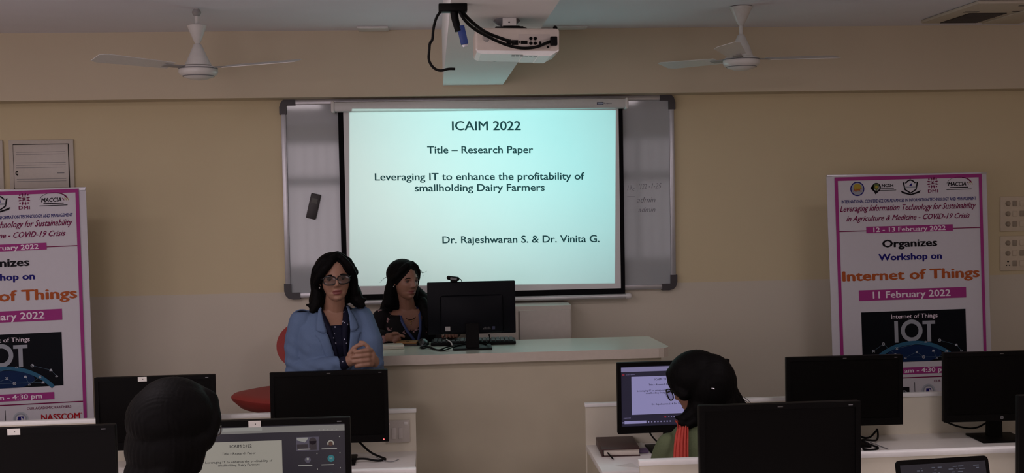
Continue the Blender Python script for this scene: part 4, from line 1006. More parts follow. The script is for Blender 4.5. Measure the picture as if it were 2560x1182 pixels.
# ------------------------------------------------------------------ the standing woman
P1 = thing('person', 'standing woman in blue blazer and black glasses with clasped hands', 'person', (-.52, 5.66, 0))
yw = math.radians(17); cy_, sy_ = math.cos(yw), math.sin(yw)
def w1(lx, ly, z): return (-.523+lx*cy_-ly*sy_, 5.66+lx*sy_+ly*cy_, z)
def sec1(lx, ly, z, rx, ry): x, y, zz = w1(lx, ly, z); return (x, y, zz, rx, ry, yw)
H1 = Head((-.497, 5.600, 1.560), math.radians(10), math.radians(2), math.radians(-3.5), 1.0)
b = MB(); H1.skull(b)
b.cap(H1.p(0, .022, -.05), .050, w1(.012, .012, 1.37), .056)
b.loft([sec1(0, 0, .80, .15, .105), sec1(0, 0, .95, .165, .115), sec1(0, 0, 1.10, .135, .10), sec1(0, -.005, 1.24, .150, .115), sec1(0, .0, 1.32, .150, .095), sec1(0, .008, 1.365, .125, .070), sec1(0, .012, 1.40, .07, .055)])
for q in (-1, 1):
    b.chain([w1(q*.085, 0, .84), w1(q*.090, -.01, .46), w1(q*.085, .01, .09)], [.085, .055, .040])
    b.chain([w1(q*.085, .02, .045), w1(q*.088, -.13, .028)], [.042, .028])
WR = Vector((-.447, 5.425, 1.163)); WL = Vector((-.300, 5.470, 1.150))
b.chain([w1(-.145, .0, 1.352), (-.690, 5.615, 1.105), WR], [.044, .036, .026]); b.chain([w1(.148, .0, 1.352), (-.318, 5.61, 1.10), WL], [.044, .036, .026])
# right hand: palm against the left one, fingers closed round its far side
b.cap(WR, .025, (-.405, 5.408, 1.182), .030); b.ell((-.388, 5.405, 1.190), (.036, .018, .040))
for i, z in enumerate((1.218, 1.199, 1.180, 1.162)): b.chain([(-.365, 5.412, z), (-.335, 5.432, z+.004), (-.318, 5.452, z+.002), (-.330, 5.462, z-.002)], [.0095, .009, .0085, .0075])
b.chain([(-.420, 5.400, 1.205), (-.398, 5.392, 1.238), (-.376, 5.388, 1.252), (-.356, 5.388, 1.254)], [.013, .0115, .0105, .0085])
# left hand: its four fingers lie across the front
b.cap(WL, .025, (-.312, 5.435, 1.175), .029); b.ell((-.318, 5.415, 1.188), (.026, .024, .040))
for i, (z, tip) in enumerate(((1.226, -.392), (1.2025, -.404), (1.179, -.400), (1.157, -.388))):
    b.chain([(-.316, 5.405, z-.002), (-.330, 5.383, z+.002), (-.362, 5.372, z), (tip, 5.381, z-.005)], [.0118, .0116, .0106, .0088])
b.chain([(-.322, 5.415, 1.215), (-.330, 5.398, 1.242), (-.350, 5.394, 1.262), (-.366, 5.396, 1.266)], [.0125, .011, .010, .0082])
body1 = blob('body', b, [M_SKIN, M_LIPS], P1, .0036, 3, lambda co, me: H1.face(co, me))
H1.eyes(P1, (.15, 0)); glasses(H1, P1)
# shirt: dark navy with pale dots, seen in the open front, at collar and cuff
M_DOT = dotted('navy_dotted_cloth', (.006, .007, .020, 1), (.42, .42, .52, 1), 34, .17)
b = MB(); b.loft([sec1(0, 0, .88, .172, .122), sec1(0, 0, .98, .172, .122), sec1(0, 0, 1.10, .142, .108), sec1(0, -.005, 1.24, .157, .123), sec1(0, 0, 1.315, .155, .102), sec1(0, .008, 1.352, .118, .074), sec1(0, .012, 1.368, .085, .062)])
def cut_neck(co, me): return co
sh = blob('shirt', b, [M_DOT], P1, .006, 3)
cu = MB(); cu.cap(WR+Vector((-.010, .006, -.006)), .0335, WR+Vector((.006, -.004, .004)), .0315, 20); attach(cu.build('cuff', M_DOT), P1)
col = MB()
for q in (-1, 1):                                                      # soft open collar running down to the vee
    pts = [w1(q*.058, .030, 1.425), w1(q*.068, -.018, 1.408), w1(q*.058, -.072, 1.365), w1(q*.040, -.108, 1.315), w1(q*.028+.006, -.124, 1.24), w1(q*.024+.014, -.128, 1.17)]
    col.tube(pts, [.010, .014, .017, .016, .014, .010], 10, smoothpath=2)
attach(col.build('collar', M_DOT), P1)
# blazer
b = MB(); b.loft([sec1(0, 0, .80, .200, .140), sec1(0, 0, .92, .195, .138), sec1(0, 0, 1.06, .172, .126), sec1(0, -.004, 1.16, .176, .134), sec1(0, -.005, 1.25, .178, .138), sec1(0, .002, 1.32, .180, .112), sec1(0, .008, 1.372, .150, .082), sec1(0, .014, 1.402, .098, .066), sec1(0, .018, 1.425, .074, .058)], n=2.5)
b.chain([w1(-.150, .004, 1.345), (-.696, 5.625, 1.24), (-.697, 5.615, 1.105)], [.062, .060, .055])
b.chain([(-.697, 5.615, 1.105), (-.56, 5.50, 1.132), WR+Vector((-.028, .014, -.008))], [.056, .048, .039])
b.chain([w1(.150, .004, 1.345), (-.330, 5.63, 1.235), (-.322, 5.610, 1.10)], [.062, .058, .052]); b.chain([(-.322, 5.61, 1.10), (-.305, 5.53, 1.128), WL+Vector((-.002, .016, -.004))], [.053, .045, .038])
def open_front(co, me):
    # fold creases in the sleeves, then nothing else: the vee is cut below
    x, y, z = co.T
    d = .0030*np.sin(z*120+x*40)*np.exp(-((z-1.12)/.05)**2) + .0022*np.sin((x*60+z*95))*np.exp(-((z-1.22)/.06)**2)*(x < -.62)
    d += .0026*np.sin(x*110-z*70)*np.exp(-((z-1.13)/.03)**2)*(y < 5.58)
    n = len(me.vertices); nr = np.empty(n*3); me.vertices.foreach_get('normal', nr); nr = nr.reshape(-1, 3)
    return co + nr*d[:, None]
bz = blob('blazer', b, [M_BLAZER, mat('blazer_lining', (.06, .09, .17, 1), .8)], P1, .0055, 5, open_front)
bm = bmesh.new(); bm.from_mesh(bz.data); dead = []
off = Vector(P1.location)
for f in bm.faces:
    p = f.calc_center_median()+off - Vector((-.523, 5.66, 0)); lx = p.x*cy_+p.y*sy_; ly = -p.x*sy_+p.y*cy_; z = p.z
    c = .018; half = .014+(z-1.085)*.215 if z > 1.085 else -1                # vee from the button up to the collar
    if z > 1.085 and ly < .03 and abs(lx-c*(1.42-z)/.33) < half: dead.append(f)
    elif z > 1.395 and ly < .01: dead.append(f)
bmesh.ops.delete(bm, geom=dead, context='FACES')
for _ in range(5):                                                       # even out the cut edge
    bd = [v for v in bm.verts if v.is_boundary]; nw = {}
    for v in bd:
        ns = [e.other_vert(v) for e in v.link_edges if e.is_boundary]
        if len(ns) == 2: nw[v] = v.co*.4+(ns[0].co+ns[1].co)*.3
    for v, c in nw.items(): v.co = c
bm.to_mesh(bz.data); bm.free()
so = bz.modifiers.new('thickness', 'SOLIDIFY'); so.thickness = .006; so.offset = 0
lp = MB()
def lapel(q):
    """notched lapel lying on the blazer front"""
    def pt(lx, z, lift):
        # front surface of the blazer loft at this height
        prof = [(1.06, .172, .126), (1.16, .176, .134), (1.25, .178, .138), (1.32, .180, .112), (1.372, .150, .082), (1.402, .098, .066), (1.425, .074, .058)]
        for a, c in zip(prof, prof[1:]):
            if a[0] <= z <= c[0]: t = (z-a[0])/(c[0]-a[0]); rx = a[1]+(c[1]-a[1])*t; ry = a[2]+(c[2]-a[2])*t; break
        else: rx, ry = prof[-1][1:]
        u = min(.98, abs(lx)/rx); y = -ry*(1-u**2.5)**(1/2.5)
        return Vector(w1(lx, y-lift, z))
    def strip(rows):
        V = []; F = []
        for z, a, c in rows:
            for u in (0, .25, .5, .75, 1): V.append(pt(q*(a+(c-a)*u)+.018*(1.42-z)/.33, z, .007+.006*math.sin(u*pi)*.6))
        n = 5
        for i in range(len(rows)-1):
            for k in range(n-1): F.append((i*n+k, i*n+k+1, i*n+n+k+1, i*n+n+k) if q > 0 else (i*n+k+1, i*n+k, i*n+n+k, i*n+n+k+1))
        lp.add(V, F, 0, True)
    strip([(1.085, .012, .018), (1.12, .020, .045), (1.16, .028, .068), (1.20, .037, .082), (1.24, .046, .092), (1.275, .053, .104), (1.290, .056, .116)])
    strip([(1.300, .060, .085), (1.315, .060, .108), (1.345, .064, .100), (1.375, .066, .090), (1.400, .066, .080), (1.418, .063, .072)])
lapel(-1); lapel(1)
lo = attach(lp.build('lapel', M_BLAZER), P1); so = lo.modifiers.new('thickness', 'SOLIDIFY'); so.thickness = .004; so.offset = 0
MB().ell(w1(.024, -.150, 1.075), (.009, .004, .009)).build('button', mat('blazer_button', (.05, .07, .12, 1), .4))
attach(COL.objects['button'], P1)
tr_ = MB(); tr_.loft([sec1(0, 0, .78, .188, .130), sec1(0, 0, .86, .190, .132), sec1(0, 0, .96, .176, .126)])
for q in (-1, 1): tr_.chain([w1(q*.09, 0, .84), w1(q*.092, -.008, .46), w1(q*.088, .012, .07)], [.098, .072, .062])
blob('trousers', tr_, [mat('dark_trousers', (.012, .012, .018, 1), .8)], P1, .009, 4)
for q in (-1, 1):
    s_ = MB(); s_.chain([w1(q*.086, .03, .045), w1(q*.088, -.05, .04), w1(q*.089, -.14, .030)], [.047, .044, .034]); s_.box(tuple(Vector(w1(q*.088, -.06, 0))-Vector((.04, .11, 0))), tuple(Vector(w1(q*.088, -.06, 0))+Vector((.04, .10, .012))), 0, .004)
    blob('shoe', s_, [M_BLACK], P1, .006, 3)
# hair: parted, falling to just above the shoulders and flicking outwards
b = MB(); h = H1
b.ell(h.p(0, .034, .034), (.102, .102, .096), h.R, sub=4); b.ell(h.p(0, .062, -.045), (.098, .060, .115), h.R, sub=4)
def hc(pts, rs): b.chain([h.p(*p) for p in pts], rs)
hc([(.022, -.024, .118), (-.018, -.058, .096), (-.048, -.070, .064), (-.074, -.056, .030), (-.092, -.018, -.008)], [.014, .021, .023, .020, .018])
hc([(.020, -.005, .118), (-.045, -.020, .098), (-.088, -.010, .050), (-.100, .014, .0)], [.018, .024, .024, .022])
hc([(.024, -.024, .118), (.048, -.058, .092), (.072, -.056, .056), (.087, -.032, .016), (.092, -.006, -.030), (.090, .004, -.080)], [.012, .016, .019, .020, .020, .022])
hc([(.022, .0, .118), (.068, -.012, .080), (.096, .010, .02)], [.018, .022, .024])
hc([(-.100, .022, .0), (-.098, .026, -.05), (-.092, .022, -.09)], [.022, .024, .026])
for q in (-1, 1):
    hc([(q*.092, .020, -.07), (q*.096, .022, -.105), (q*.106, .020, -.130), (q*.122, .012, -.146)], [.028, .034, .032, .018])
    hc([(q*.086, .045, -.07), (q*.096, .052, -.11), (q*.110, .052, -.140)], [.038, .040, .026])
    hc([(q*.100, .010, -.105), (q*.126, .006, -.128), (q*.148, .008, -.118)], [.020, .014, .006]); hc([(q*.100, .004, -.12), (q*.120, .0, -.150), (q*.136, .0, -.152)], [.020, .014, .006])
hc([(-.055, .08, -.09), (.055, .08, -.09)], [.055, .055])
def hair_post(co, me):
    n = len(me.vertices); nr = np.empty(n*3); me.vertices.foreach_get('normal', nr); nr = nr.reshape(-1, 3)
    x, y, z = co.T; d = .0007*np.sin(x*520+np.sin(z*22)*3)*(.5+.5*np.sin(x*91+y*77+z*13))+.0005*np.sin(y*640+z*30)
    return co+nr*d[:, None]
blob('hair', b, [M_HAIR], P1, .0042, 5, hair_post)
for q in (-1, 1): attach(MB().ell(h.p(q*.079, .004, -.040), (.004, .004, .005), sub=2).build('earring', mat('pearl', (.5, .48, .45, 1), .2)), P1)

# ------------------------------------------------------------------ the seated woman behind the teacher's desk
P2 = thing('person', 'seated woman in black flowered dress with long hair and blue lanyard', 'person', (-.165, 6.55, .35))
yw2 = math.radians(10); c2, s2 = math.cos(yw2), math.sin(yw2)
def w2(lx, ly, z): return (-.165+lx*c2-ly*s2, 6.52+lx*s2+ly*c2, z)
def sec2(lx, ly, z, rx, ry): x, y, zz = w2(lx, ly, z); return (x, y, zz, rx, ry, yw2)
H2 = Head((-.172, 6.445, 1.472), math.radians(35), math.radians(5), math.radians(1), .93)
b = MB(); H2.skull(b); b.cap(H2.p(0, .022, -.05), .046, w2(.0, .0, 1.285), .052)
b.loft([sec2(0, 0, .84, .165, .13), sec2(0, 0, 1.0, .135, .10), sec2(0, 0, 1.12, .145, .105), sec2(0, 0, 1.20, .15, .095), sec2(0, 0, 1.255, .14, .075), sec2(0, 0, 1.30, .075, .055)])
for q in (-1, 1):
    b.chain([w2(q*.09, .02, .87), w2(q*.10, -.38, .87), w2(q*.10, -.36, .44)], [.085, .06, .042]); b.chain([w2(q*.10, -.35, .395), w2(q*.10, -.46, .378)], [.038, .026])
WA = Vector((-.272, 6.290, 1.168)); EL = Vector((-.358, 6.42, 1.150))
b.chain([w2(-.150, 0, 1.255), EL, WA], [.042, .036, .024])
b.cap(WA, .023, (-.252, 6.265, 1.172), .026); b.ell((-.244, 6.262, 1.172), (.028, .020, .026))
b.chain([(-.232, 6.256, 1.186), (-.212, 6.246, 1.186), (-.194, 6.240, 1.181), (-.180, 6.238, 1.176)], [.0098, .0092, .0085, .0072])
b.chain([(-.230, 6.250, 1.176), (-.212, 6.240, 1.172), (-.204, 6.246, 1.160), (-.214, 6.252, 1.152)], [.0098, .0092, .0085, .0075])
b.chain([(-.236, 6.250, 1.166), (-.222, 6.240, 1.158), (-.218, 6.246, 1.147), (-.226, 6.252, 1.143)], [.0095, .009, .0082, .0072])
b.chain([(-.244, 6.252, 1.158), (-.236, 6.243, 1.149), (-.232, 6.247, 1.141)], [.009, .0085, .0072])
b.chain([(-.255, 6.252, 1.184), (-.236, 6.238, 1.196), (-.215, 6.234, 1.196)], [.011, .010, .008])
WB_ = Vector((.085, 6.33, 1.172)); b.chain([w2(.150, 0, 1.255), (.095, 6.50, 1.165), WB_], [.042, .036, .024])
b.cap(WB_, .023, (.085, 6.30, 1.178), .027)
for i, x in enumerate((.058, .077, .096, .113)): b.chain([(x+.002, 6.293, 1.180), (x, 6.265, 1.186), (x, 6.245, 1.174), (x, 6.240, 1.166)], [.0095, .009, .0085, .0072])
b.chain([(.062, 6.310, 1.174), (.040, 6.285, 1.170), (.036, 6.262, 1.166)], [.011, .010, .008])
blob('body', b, [M_SKIN2, M_LIPS], P2, .0036, 3, lambda co, me: H2.face(co, me))
H2.eyes(P2, (.25, -.45))
M_FLOR = dotted('black_flowered_cloth', (.007, .006, .007, 1), (.34, .20, .20, 1), 15, .31, .75, 60)
b = MB(); b.loft([sec2(0, 0, .80, .185, .15), sec2(0, 0, .95, .16, .125), sec2(0, 0, 1.05, .152, .118), sec2(0, -.004, 1.15, .160, .120), sec2(0, 0, 1.21, .162, .104), sec2(0, 0, 1.258, .140, .080), sec2(0, .012, 1.285, .092, .060)])
b.chain([w2(-.150, .004, 1.250), EL+Vector((.0, .01, .004)), WA+Vector((-.020, .024, -.002))], [.056, .050, .036])
b.chain([w2(.150, .004, 1.250), (.095, 6.505, 1.168), WB_+Vector((0, .03, 0))], [.056, .050, .036])
dr = blob('dress', b, [M_FLOR], P2, .006, 4)
bm = bmesh.new(); bm.from_mesh(dr.data); off = Vector(P2.location); dead = []
for f in bm.faces:                                                       # scooped neckline
    p = f.calc_center_median()+off-Vector((-.165, 6.52, 0)); lx = p.x*c2+p.y*s2; ly = -p.x*s2+p.y*c2
    if ly < .01 and p.z > 1.185 and ((lx-.01)/.066)**2+((p.z-1.275)/.088)**2 < 1: dead.append(f)
    elif p.z > 1.272 and abs(lx) < .085: dead.append(f)
bmesh.ops.delete(bm, geom=dead, context='FACES'); bm.to_mesh(dr.data); bm.free()
so = dr.modifiers.new('thickness', 'SOLIDIFY'); so.thickness = .005; so.offset = 0
sk = MB()
for q in (-1, 1): sk.chain([w2(q*.09, .02, .87), w2(q*.10, -.37, .875), w2(q*.10, -.36, .47)], [.100, .080, .075])
sk.ell(w2(0, -.05, .86), (.19, .17, .10)); blob('trousers', sk, [mat('black_cloth', (.008, .008, .009, 1), .8)], P2, .010, 4)
for q in (-1, 1): blob('shoe', MB().chain([w2(q*.10, -.34, .390), w2(q*.10, -.47, .377)], [.042, .030]), [M_BLACK], P2, .007, 2)
# blue lanyard down to its card, dark thread necklace with gold beads
ln = MB(); M_LAN = mat('lanyard_blue', (.030, .050, .16, 1), .6)
def ribbon(mb, pts, wd, mi=0):
    V = []; F = []
    for i, p in enumerate(pts):
        p = Vector(p); t = (Vector(pts[min(i+1, len(pts)-1)])-Vector(pts[max(i-1, 0)])).normalized(); sd = t.cross(Vector((s2, -c2, 0))).normalized()*wd/2
        V += [p-sd, p+sd]
    for i in range(len(pts)-1): F.append((2*i, 2*i+1, 2*i+3, 2*i+2))
    mb.add(V, F, mi, True)
ribbon(ln, [w2(-.052, .02, 1.322), w2(-.056, -.045, 1.290), w2(-.046, -.098, 1.235), w2(-.022, -.127, 1.185), w2(.010, -.135, 1.140), w2(.024, -.138, 1.120)], .015)
ribbon(ln, [w2(.056, .02, 1.322), w2(.062, -.045, 1.290), w2(.058, -.098, 1.235), w2(.052, -.127, 1.185), w2(.040, -.135, 1.140), w2(.030, -.139, 1.120)], .015)
lo = attach(ln.build('lanyard', M_LAN), P2); so = lo.modifiers.new('thickness', 'SOLIDIFY'); so.thickness = .0025
nk = MB(); nk.tube([w2(-.058, .02, 1.315), w2(-.050, -.045, 1.278), w2(-.022, -.076, 1.252), w2(.006, -.083, 1.243), w2(.032, -.076, 1.254), w2(.054, -.045, 1.280), w2(.058, .02, 1.315)], .0018, 6, smoothpath=2)
nl = attach(nk.build('necklace', M_BLACK), P2)
gb = MB()
for lx, z, r in ((.004, 1.236, .005), (-.012, 1.243, .0035), (.018, 1.243, .0035), (.006, 1.222, .004)): gb.ell(w2(lx, -.088, z), (r, r*.7, r), sub=2)
attach(gb.build('pendant', mat('gold', (.45, .28, .07, 1), .3, .8)), P2)
# long hair swept back over one side, falling behind the shoulders
b = MB(); h = H2
b.ell(h.p(0, .034, .036), (.092, .098, .088), h.R, sub=4); b.ell(h.p(0, .066, -.06), (.085, .05, .13), h.R, sub=4)
def hc(pts, rs): b.chain([h.p(*p) for p in pts], rs)
hc([(.026, -.030, .112), (-.020, -.046, .100), (-.056, -.040, .070), (-.078, -.014, .034), (-.082, .026, .0)], [.013, .018, .020, .020, .022])
hc([(.026, -.030, .112), (.050, -.040, .088), (.070, -.032, .052), (.078, -.012, .010), (.080, .010, -.045), (.082, .018, -.11)], [.012, .015, .017, .018, .019, .022])
hc([(-.080, .030, .0), (-.084, .040, -.06), (-.088, .045, -.14)], [.026, .030, .034])
for q in (-1, 1): b.chain([h.p(q*.075, .045, -.05), w2(q*.090, .055, 1.35), w2(q*.120, .045, 1.27), w2(q*.115, .050, 1.17)], [.034, .046, .046, .022])
b.chain([w2(-.07, .07, 1.36), w2(.07, .07, 1.36)], [.05, .05]); b.chain([w2(-.08, .09, 1.20), w2(.08, .09, 1.20)], [.035, .035]); b.chain([w2(0, .08, 1.34), w2(0, .10, 1.18)], [.06, .04])
b.chain([w2(.085, -.02, 1.34), w2(.105, -.055, 1.26), w2(.10, -.10, 1.20)], [.030, .034, .018])
blob('hair', b, [M_HAIR], P2, .0042, 5, hair_post)
strands('loose_strands', [[h.p(.070, -.03, .055), h.p(.100, -.045, .048), h.p(.122, -.052, .060)], [h.p(.066, -.04, .075), h.p(.088, -.05, .060), h.p(.098, -.052, .030)], [h.p(-.092, .04, .03), h.p(-.125, .05, .012), h.p(-.150, .055, -.015)]], .0012, M_HAIR, P2)
for q in (-1, 1): attach(MB().ell(h.p(q*.080, .008, -.034), (.004, .004, .004), sub=2).build('earring', mat('pearl', (.5, .48, .45, 1), .2)), P2)
office_chair((-.15, 6.62, .35), 10, 'black chair carrying the seated woman behind the teacher desk', M_CHB, .43, .80, (.22, .21))

# ------------------------------------------------------------------ the student on the right, seen from behind
P3 = thing('person', 'seated woman seen from behind in green kurta with coral scarf', 'person', (1.075, 4.46, 0))
f3 = math.atan2(.70, -.70)                                                # she looks to the left and away from us
H3 = Head((1.046, 4.48, 1.172), f3+pi/2, math.radians(23), 0, .98)
yw3 = math.radians(4); c3, s3 = math.cos(yw3), math.sin(yw3)
def w3(lx, ly, z): return (1.075+lx*c3-ly*s3, 4.46+lx*s3+ly*c3, z)
def sec3(lx, ly, z, rx, ry): x, y, zz = w3(lx, ly, z); return (x, y, zz, rx, ry, yw3)
b = MB(); H3.skull(b); b.cap(H3.p(0, .022, -.05), .050, w3(0, 0, 1.0), .055)
b.loft([sec3(0, 0, .50, .18, .13), sec3(0, 0, .65, .145, .105), sec3(0, 0, .80, .15, .105), sec3(0, 0, .90, .165, .10), sec3(0, 0, .96, .15, .08), sec3(0, 0, 1.01, .07, .055)])
for q in (-1, 1):
    b.chain([w3(q*.09, 0, .51), w3(q*.10, .40, .50), w3(q*.10, .38, .08)], [.085, .06, .042]); b.chain([w3(q*.10, .37, .04), w3(q*.10, .50, .028)], [.036, .026])
    b.chain([w3(q*.145, 0, .93), w3(q*.183, .11, .715), w3(q*.13, .33, .735)], [.042, .036, .025])
    b.cap(w3(q*.13, .33, .738), .024, w3(q*.12, .38, .740), .026)
    for k in range(4): b.chain([w3(q*(.095+.018*k), .39, .742), w3(q*(.093+.018*k), .43, .743), w3(q*(.092+.018*k), .455, .733)], [.0095, .009, .0075])
    b.chain([w3(q*.100, .365, .738), w3(q*.078, .39, .736), w3(q*.070, .415, .732)], [.011, .010, .008])
blob('body', b, [M_SKIN2, M_LIPS], P3, .0045, 3, lambda co, me: H3.face(co, me))
H3.eyes(P3); glasses(H3, P3, r=.0026, wide=.027, high=.024, y=-.112)
M_GREEN = mat('green_cotton', (.135, .165, .090, 1), .85, ns=250, amt=.15, bump=.2, bs=400, spec=.1)
b = MB(); b.loft([sec3(0, .02, .40, .21, .17), sec3(0, 0, .52, .195, .15), sec3(0, 0, .66, .170, .128), sec3(0, 0, .80, .170, .130), sec3(0, 0, .88, .172, .122), sec3(0, 0, .945, .162, .100), sec3(0, 0, .998, .120, .076), sec3(0, .004, 1.035, .075, .062)])
for q in (-1, 1): b.chain([w3(q*.142, 0, .935), w3(q*.178, .04, .82), w3(q*.185, .10, .715), w3(q*.155, .22, .730)], [.056, .052, .048, .042])
def green_post(co, me):
    n = len(me.vertices); nr = np.empty(n*3); me.vertices.foreach_get('normal', nr); nr = nr.reshape(-1, 3); x, y, z = co.T
    return co+nr*(.0022*np.sin(z*60+x*25)*np.exp(-((z-.86)/.1)**2))[:, None]
blob('kurta', b, [M_GREEN], P3, .006, 4, green_post)
nb_ = MB(); nb_.tube([w3(-.072, .0, 1.035), w3(-.050, -.052, 1.025), w3(0, -.068, 1.018), w3(.050, -.052, 1.025), w3(.072, .0, 1.035), w3(.05, .05, 1.03), w3(-.05, .05, 1.03)], .006, 8, closed=True, smoothpath=2)
attach(nb_.build('neckband', M_GREEN), P3)
sk = MB()
for q in (-1, 1): sk.chain([w3(q*.09, .02, .51), w3(q*.10, .40, .50), w3(q*.10, .38, .10)], [.100, .080, .065])
blob('trousers', sk, [mat('dark_cloth', (.02, .02, .022, 1), .8)], P3, .010, 3)
for q in (-1, 1): blob('shoe', MB().chain([w3(q*.10, .36, .046), w3(q*.10, .50, .034)], [.044, .032]), [M_BLACK], P3, .007, 2)
# scarf over the left shoulder, hanging down the back in lengthwise folds
V = []; F = []; nu = 40
path = [(.085, .925, -.128), (.060, 1.00, -.104), (.015, 1.048, -.098), (-.03, 1.040, -.098), (-.075, .985, -.106), (-.105, .93, -.122), (-.128, .88, -.134), (-.136, .82, -.138), (-.140, .70, -.140), (-.142, .58, -.146), (-.142, .48, -.160)]
rows = [(.115, .95, -.132), (.060, 1.005, -.100), (.0, 1.052, -.082), (-.050, 1.030, -.095), (-.092, .96, -.112), (-.125, .88, -.130), (-.135, .80, -.134), (-.140, .68, -.134), (-.142, .56, -.150), (-.142, .46, -.165)]
pathv = [(.035, 1.036), (-.010, 1.048), (-.055, 1.032), (-.094, .990), (-.125, .90), (-.135, .80), (-.14, .68), (-.142, .56), (-.142, .46)]
for j, (ly, z) in enumerate(pathv):
    z0 = z
    for i in range(nu+1):
        u = i/nu; lx = (-.108+.040*u) if j < 2 else ((-.130+.050*u) if j == 2 else (-.150+.056*u if j == 3 else -.166+.062*u))
        zz = z0 - (.022 if 1 <= j <= 3 else .008)*(1-u); fold = .0055*math.sin(u*26+j*.35)+.003*math.sin(u*57+j)
        V.append(w3(lx, ly-.004-fold*.6-(.014*u*(1-u)*2), zz+ (fold if j < 4 else 0)))
for j in range(len(pathv)-1):
    for i in range(nu): a = j*(nu+1)+i; F.append((a, a+1, a+nu+2, a+nu+1))
sm = MB(); sm.add(V, F, 0, True); sc_ = attach(sm.build('scarf', mat('coral_cotton', (.56, .085, .065, 1), .85, ns=300, amt=.15, spec=.1)), P3)
ss = sc_.modifiers.new('smooth', 'SUBSURF'); ss.levels = 1; ss.render_levels = 1
so = sc_.modifiers.new('thickness', 'SOLIDIFY'); so.thickness = .005; so.offset = 0
# hair gathered loosely at the back
b = MB(); h = H3
b.ell(h.p(0, .022, .040), (.112, .118, .104), h.R, sub=4); b.ell((1.105, 4.44, 1.185), (.105, .10, .125), sub=4); b.ell((1.090, 4.43, 1.09), (.085, .075, .09), sub=4)
def hc(pts, rs): b.chain([h.p(*p) for p in pts], rs)
for q in (-1, 1): hc([(q*.0, -.062, .098), (q*.050, -.052, .078), (q*.080, -.030, .03), (q*.090, .0, -.02)], [.022, .026, .026, .028])
b.chain([(1.13, 4.43, 1.19), (1.17, 4.425, 1.14), (1.205, 4.43, 1.09), (1.222, 4.43, 1.04), (1.23, 4.43, .98)], [.060, .050, .044, .036, .016])
b.chain([(1.15, 4.42, 1.12), (1.175, 4.42, 1.06), (1.195, 4.42, .98)], [.06, .052, .022])
b.chain([(1.02, 4.42, 1.07), (.985, 4.41, 1.055), (.955, 4.41, 1.062)], [.035, .020, .008]); b.chain([(1.03, 4.41, 1.05), (1.00, 4.40, 1.03), (.965, 4.40, 1.040)], [.03, .018, .008])
blob('hair', b, [M_HAIR], P3, .005, 5, hair_post)
rnd = random.Random(11); st = []
for i in range(26):
    a = Vector((1.17+rnd.uniform(-.02, .04), 4.40+rnd.uniform(-.01, .04), 1.13+rnd.uniform(-.05, .03)))
    st.append([a, a+Vector((.045+rnd.uniform(0, .03), 0, -.05+rnd.uniform(-.02, .02))), a+Vector((.062+rnd.uniform(0, .03), 0, -.13+rnd.uniform(-.03, .03)))])
strands('loose_strands', st, .0011, M_HAIR, P3)
attach(MB().cap((1.085, 4.345, 1.187), .0035, (1.093, 4.343, 1.184), .0035, 10).build('hair_clip', mat('silver', (.5, .5, .52, 1), .25, .9)), P3)
office_chair((1.075, 4.46, 0), 184, 'black chair carrying the woman in the green kurta', M_CHB, .42, .72, (.21, .20))

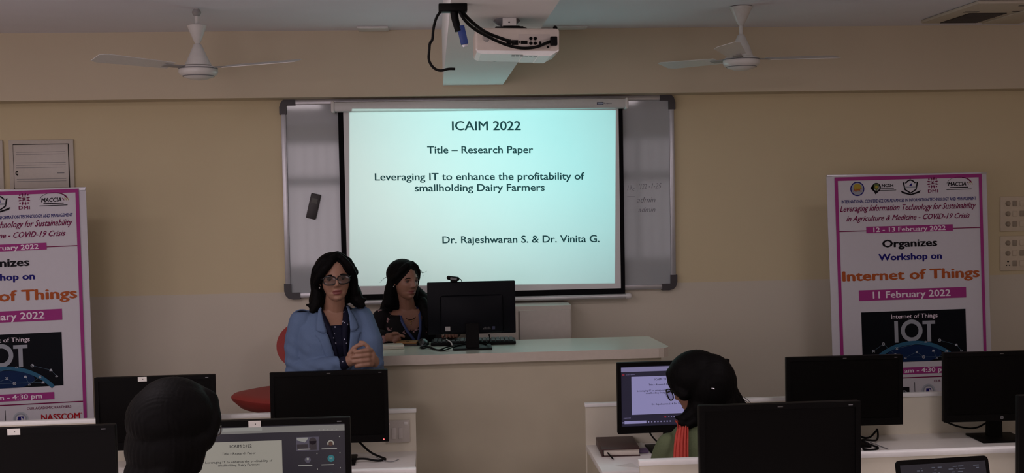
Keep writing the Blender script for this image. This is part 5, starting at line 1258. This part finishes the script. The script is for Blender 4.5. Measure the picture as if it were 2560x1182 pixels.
# ------------------------------------------------------------------ the student on the left, close to the camera
P4 = thing('person', 'dark-haired person seen from behind at the near left desk, only head in view', 'person', (-.695, 3.02, .095))
H4 = Head((-.690, 3.00, 1.362), pi+math.radians(-28), math.radians(4), 0, 1.04)
def w4(lx, ly, z): return (-.695+lx, 3.02+ly, z)
def sec4(z, rx, ry): return (-.695, 3.02, z, rx, ry, 0)
b = MB(); H4.skull(b); b.cap(H4.p(0, .022, -.05), .056, w4(0, 0, 1.14), .060)
b.loft([sec4(.58, .18, .13), sec4(.75, .155, .11), sec4(.92, .165, .115), sec4(1.04, .185, .105), sec4(1.09, .16, .08), sec4(1.15, .075, .06)])
for q in (-1, 1):
    b.chain([w4(q*.09, 0, .60), w4(q*.11, .38, .59), w4(q*.11, .36, .18)], [.088, .062, .045]); b.chain([w4(q*.11, .35, .135), w4(q*.11, .48, .122)], [.038, .028])
    b.chain([w4(q*.19, 0, 1.06), w4(q*.23, .14, .83), w4(q*.15, .38, .838)], [.046, .040, .027])
    b.cap(w4(q*.15, .38, .84), .026, w4(q*.14, .43, .842), .028)
    for k in range(4): b.chain([w4(q*(.115+.019*k), .44, .842), w4(q*(.113+.019*k), .48, .842), w4(q*(.112+.019*k), .505, .832)], [.010, .0095, .008])
    b.chain([w4(q*.12, .41, .84), w4(q*.095, .44, .838), w4(q*.088, .465, .832)], [.012, .011, .009])
blob('body', b, [M_SKIN2, M_LIPS], P4, .005, 3, lambda co, me: H4.face(co, me))
H4.eyes(P4); glasses(H4, P4, r=.0016, wide=.027, high=.018, y=-.106, cols=mat('wire_metal', (.25, .25, .26, 1), .3, .8))
b = MB(); b.loft([sec4(.50, .21, .16), sec4(.62, .195, .145), sec4(.78, .18, .13), sec4(.95, .195, .135), sec4(1.04, .200, .122), sec4(1.10, .165, .095), sec4(1.145, .10, .074), sec4(1.175, .074, .064)])
for q in (-1, 1): b.chain([w4(q*.18, 0, 1.06), w4(q*.235, .07, .92), w4(q*.23, .14, .832), w4(q*.165, .34, .845)], [.064, .060, .056, .044])
blob('shirt', b, [mat('dark_shirt', (.016, .016, .020, 1), .8)], P4, .008, 4)
sk = MB()
for q in (-1, 1): sk.chain([w4(q*.09, .02, .60), w4(q*.11, .38, .595), w4(q*.11, .36, .20)], [.102, .082, .066])
blob('trousers', sk, [mat('dark_cloth', (.02, .02, .022, 1), .8)], P4, .010, 3)
for q in (-1, 1): blob('shoe', MB().chain([w4(q*.11, .34, .143), w4(q*.11, .48, .131)], [.046, .034]), [M_BLACK], P4, .007, 2)
b = MB(); h = H4
b.ell(h.p(0, .026, .040), (.114, .118, .100), h.R, sub=4); b.ell(h.p(0, .050, -.030), (.110, .085, .105), h.R, sub=4); b.ell(h.p(.01, .01, .085), (.085, .09, .062), h.R, sub=4)
def hc(pts, rs): b.chain([h.p(*p) for p in pts], rs)
for q in (-1, 1):
    hc([(q*.0, -.058, .10), (q*.052, -.050, .080), (q*.086, -.020, .035), (q*.092, .010, -.01)], [.026, .030, .030, .028]); hc([(q*.088, .030, -.01), (q*.086, .040, -.07)], [.030, .022])
hc([(-.04, .085, -.09), (.04, .085, -.09)], [.045, .045])
blob('hair', b, [M_HAIR], P4, .005, 5, hair_post)
office_chair((-.695, 3.02, .095), 180, 'black chair carrying the dark-haired person at the near left desk', M_CHB, .43, .74, (.22, .21))
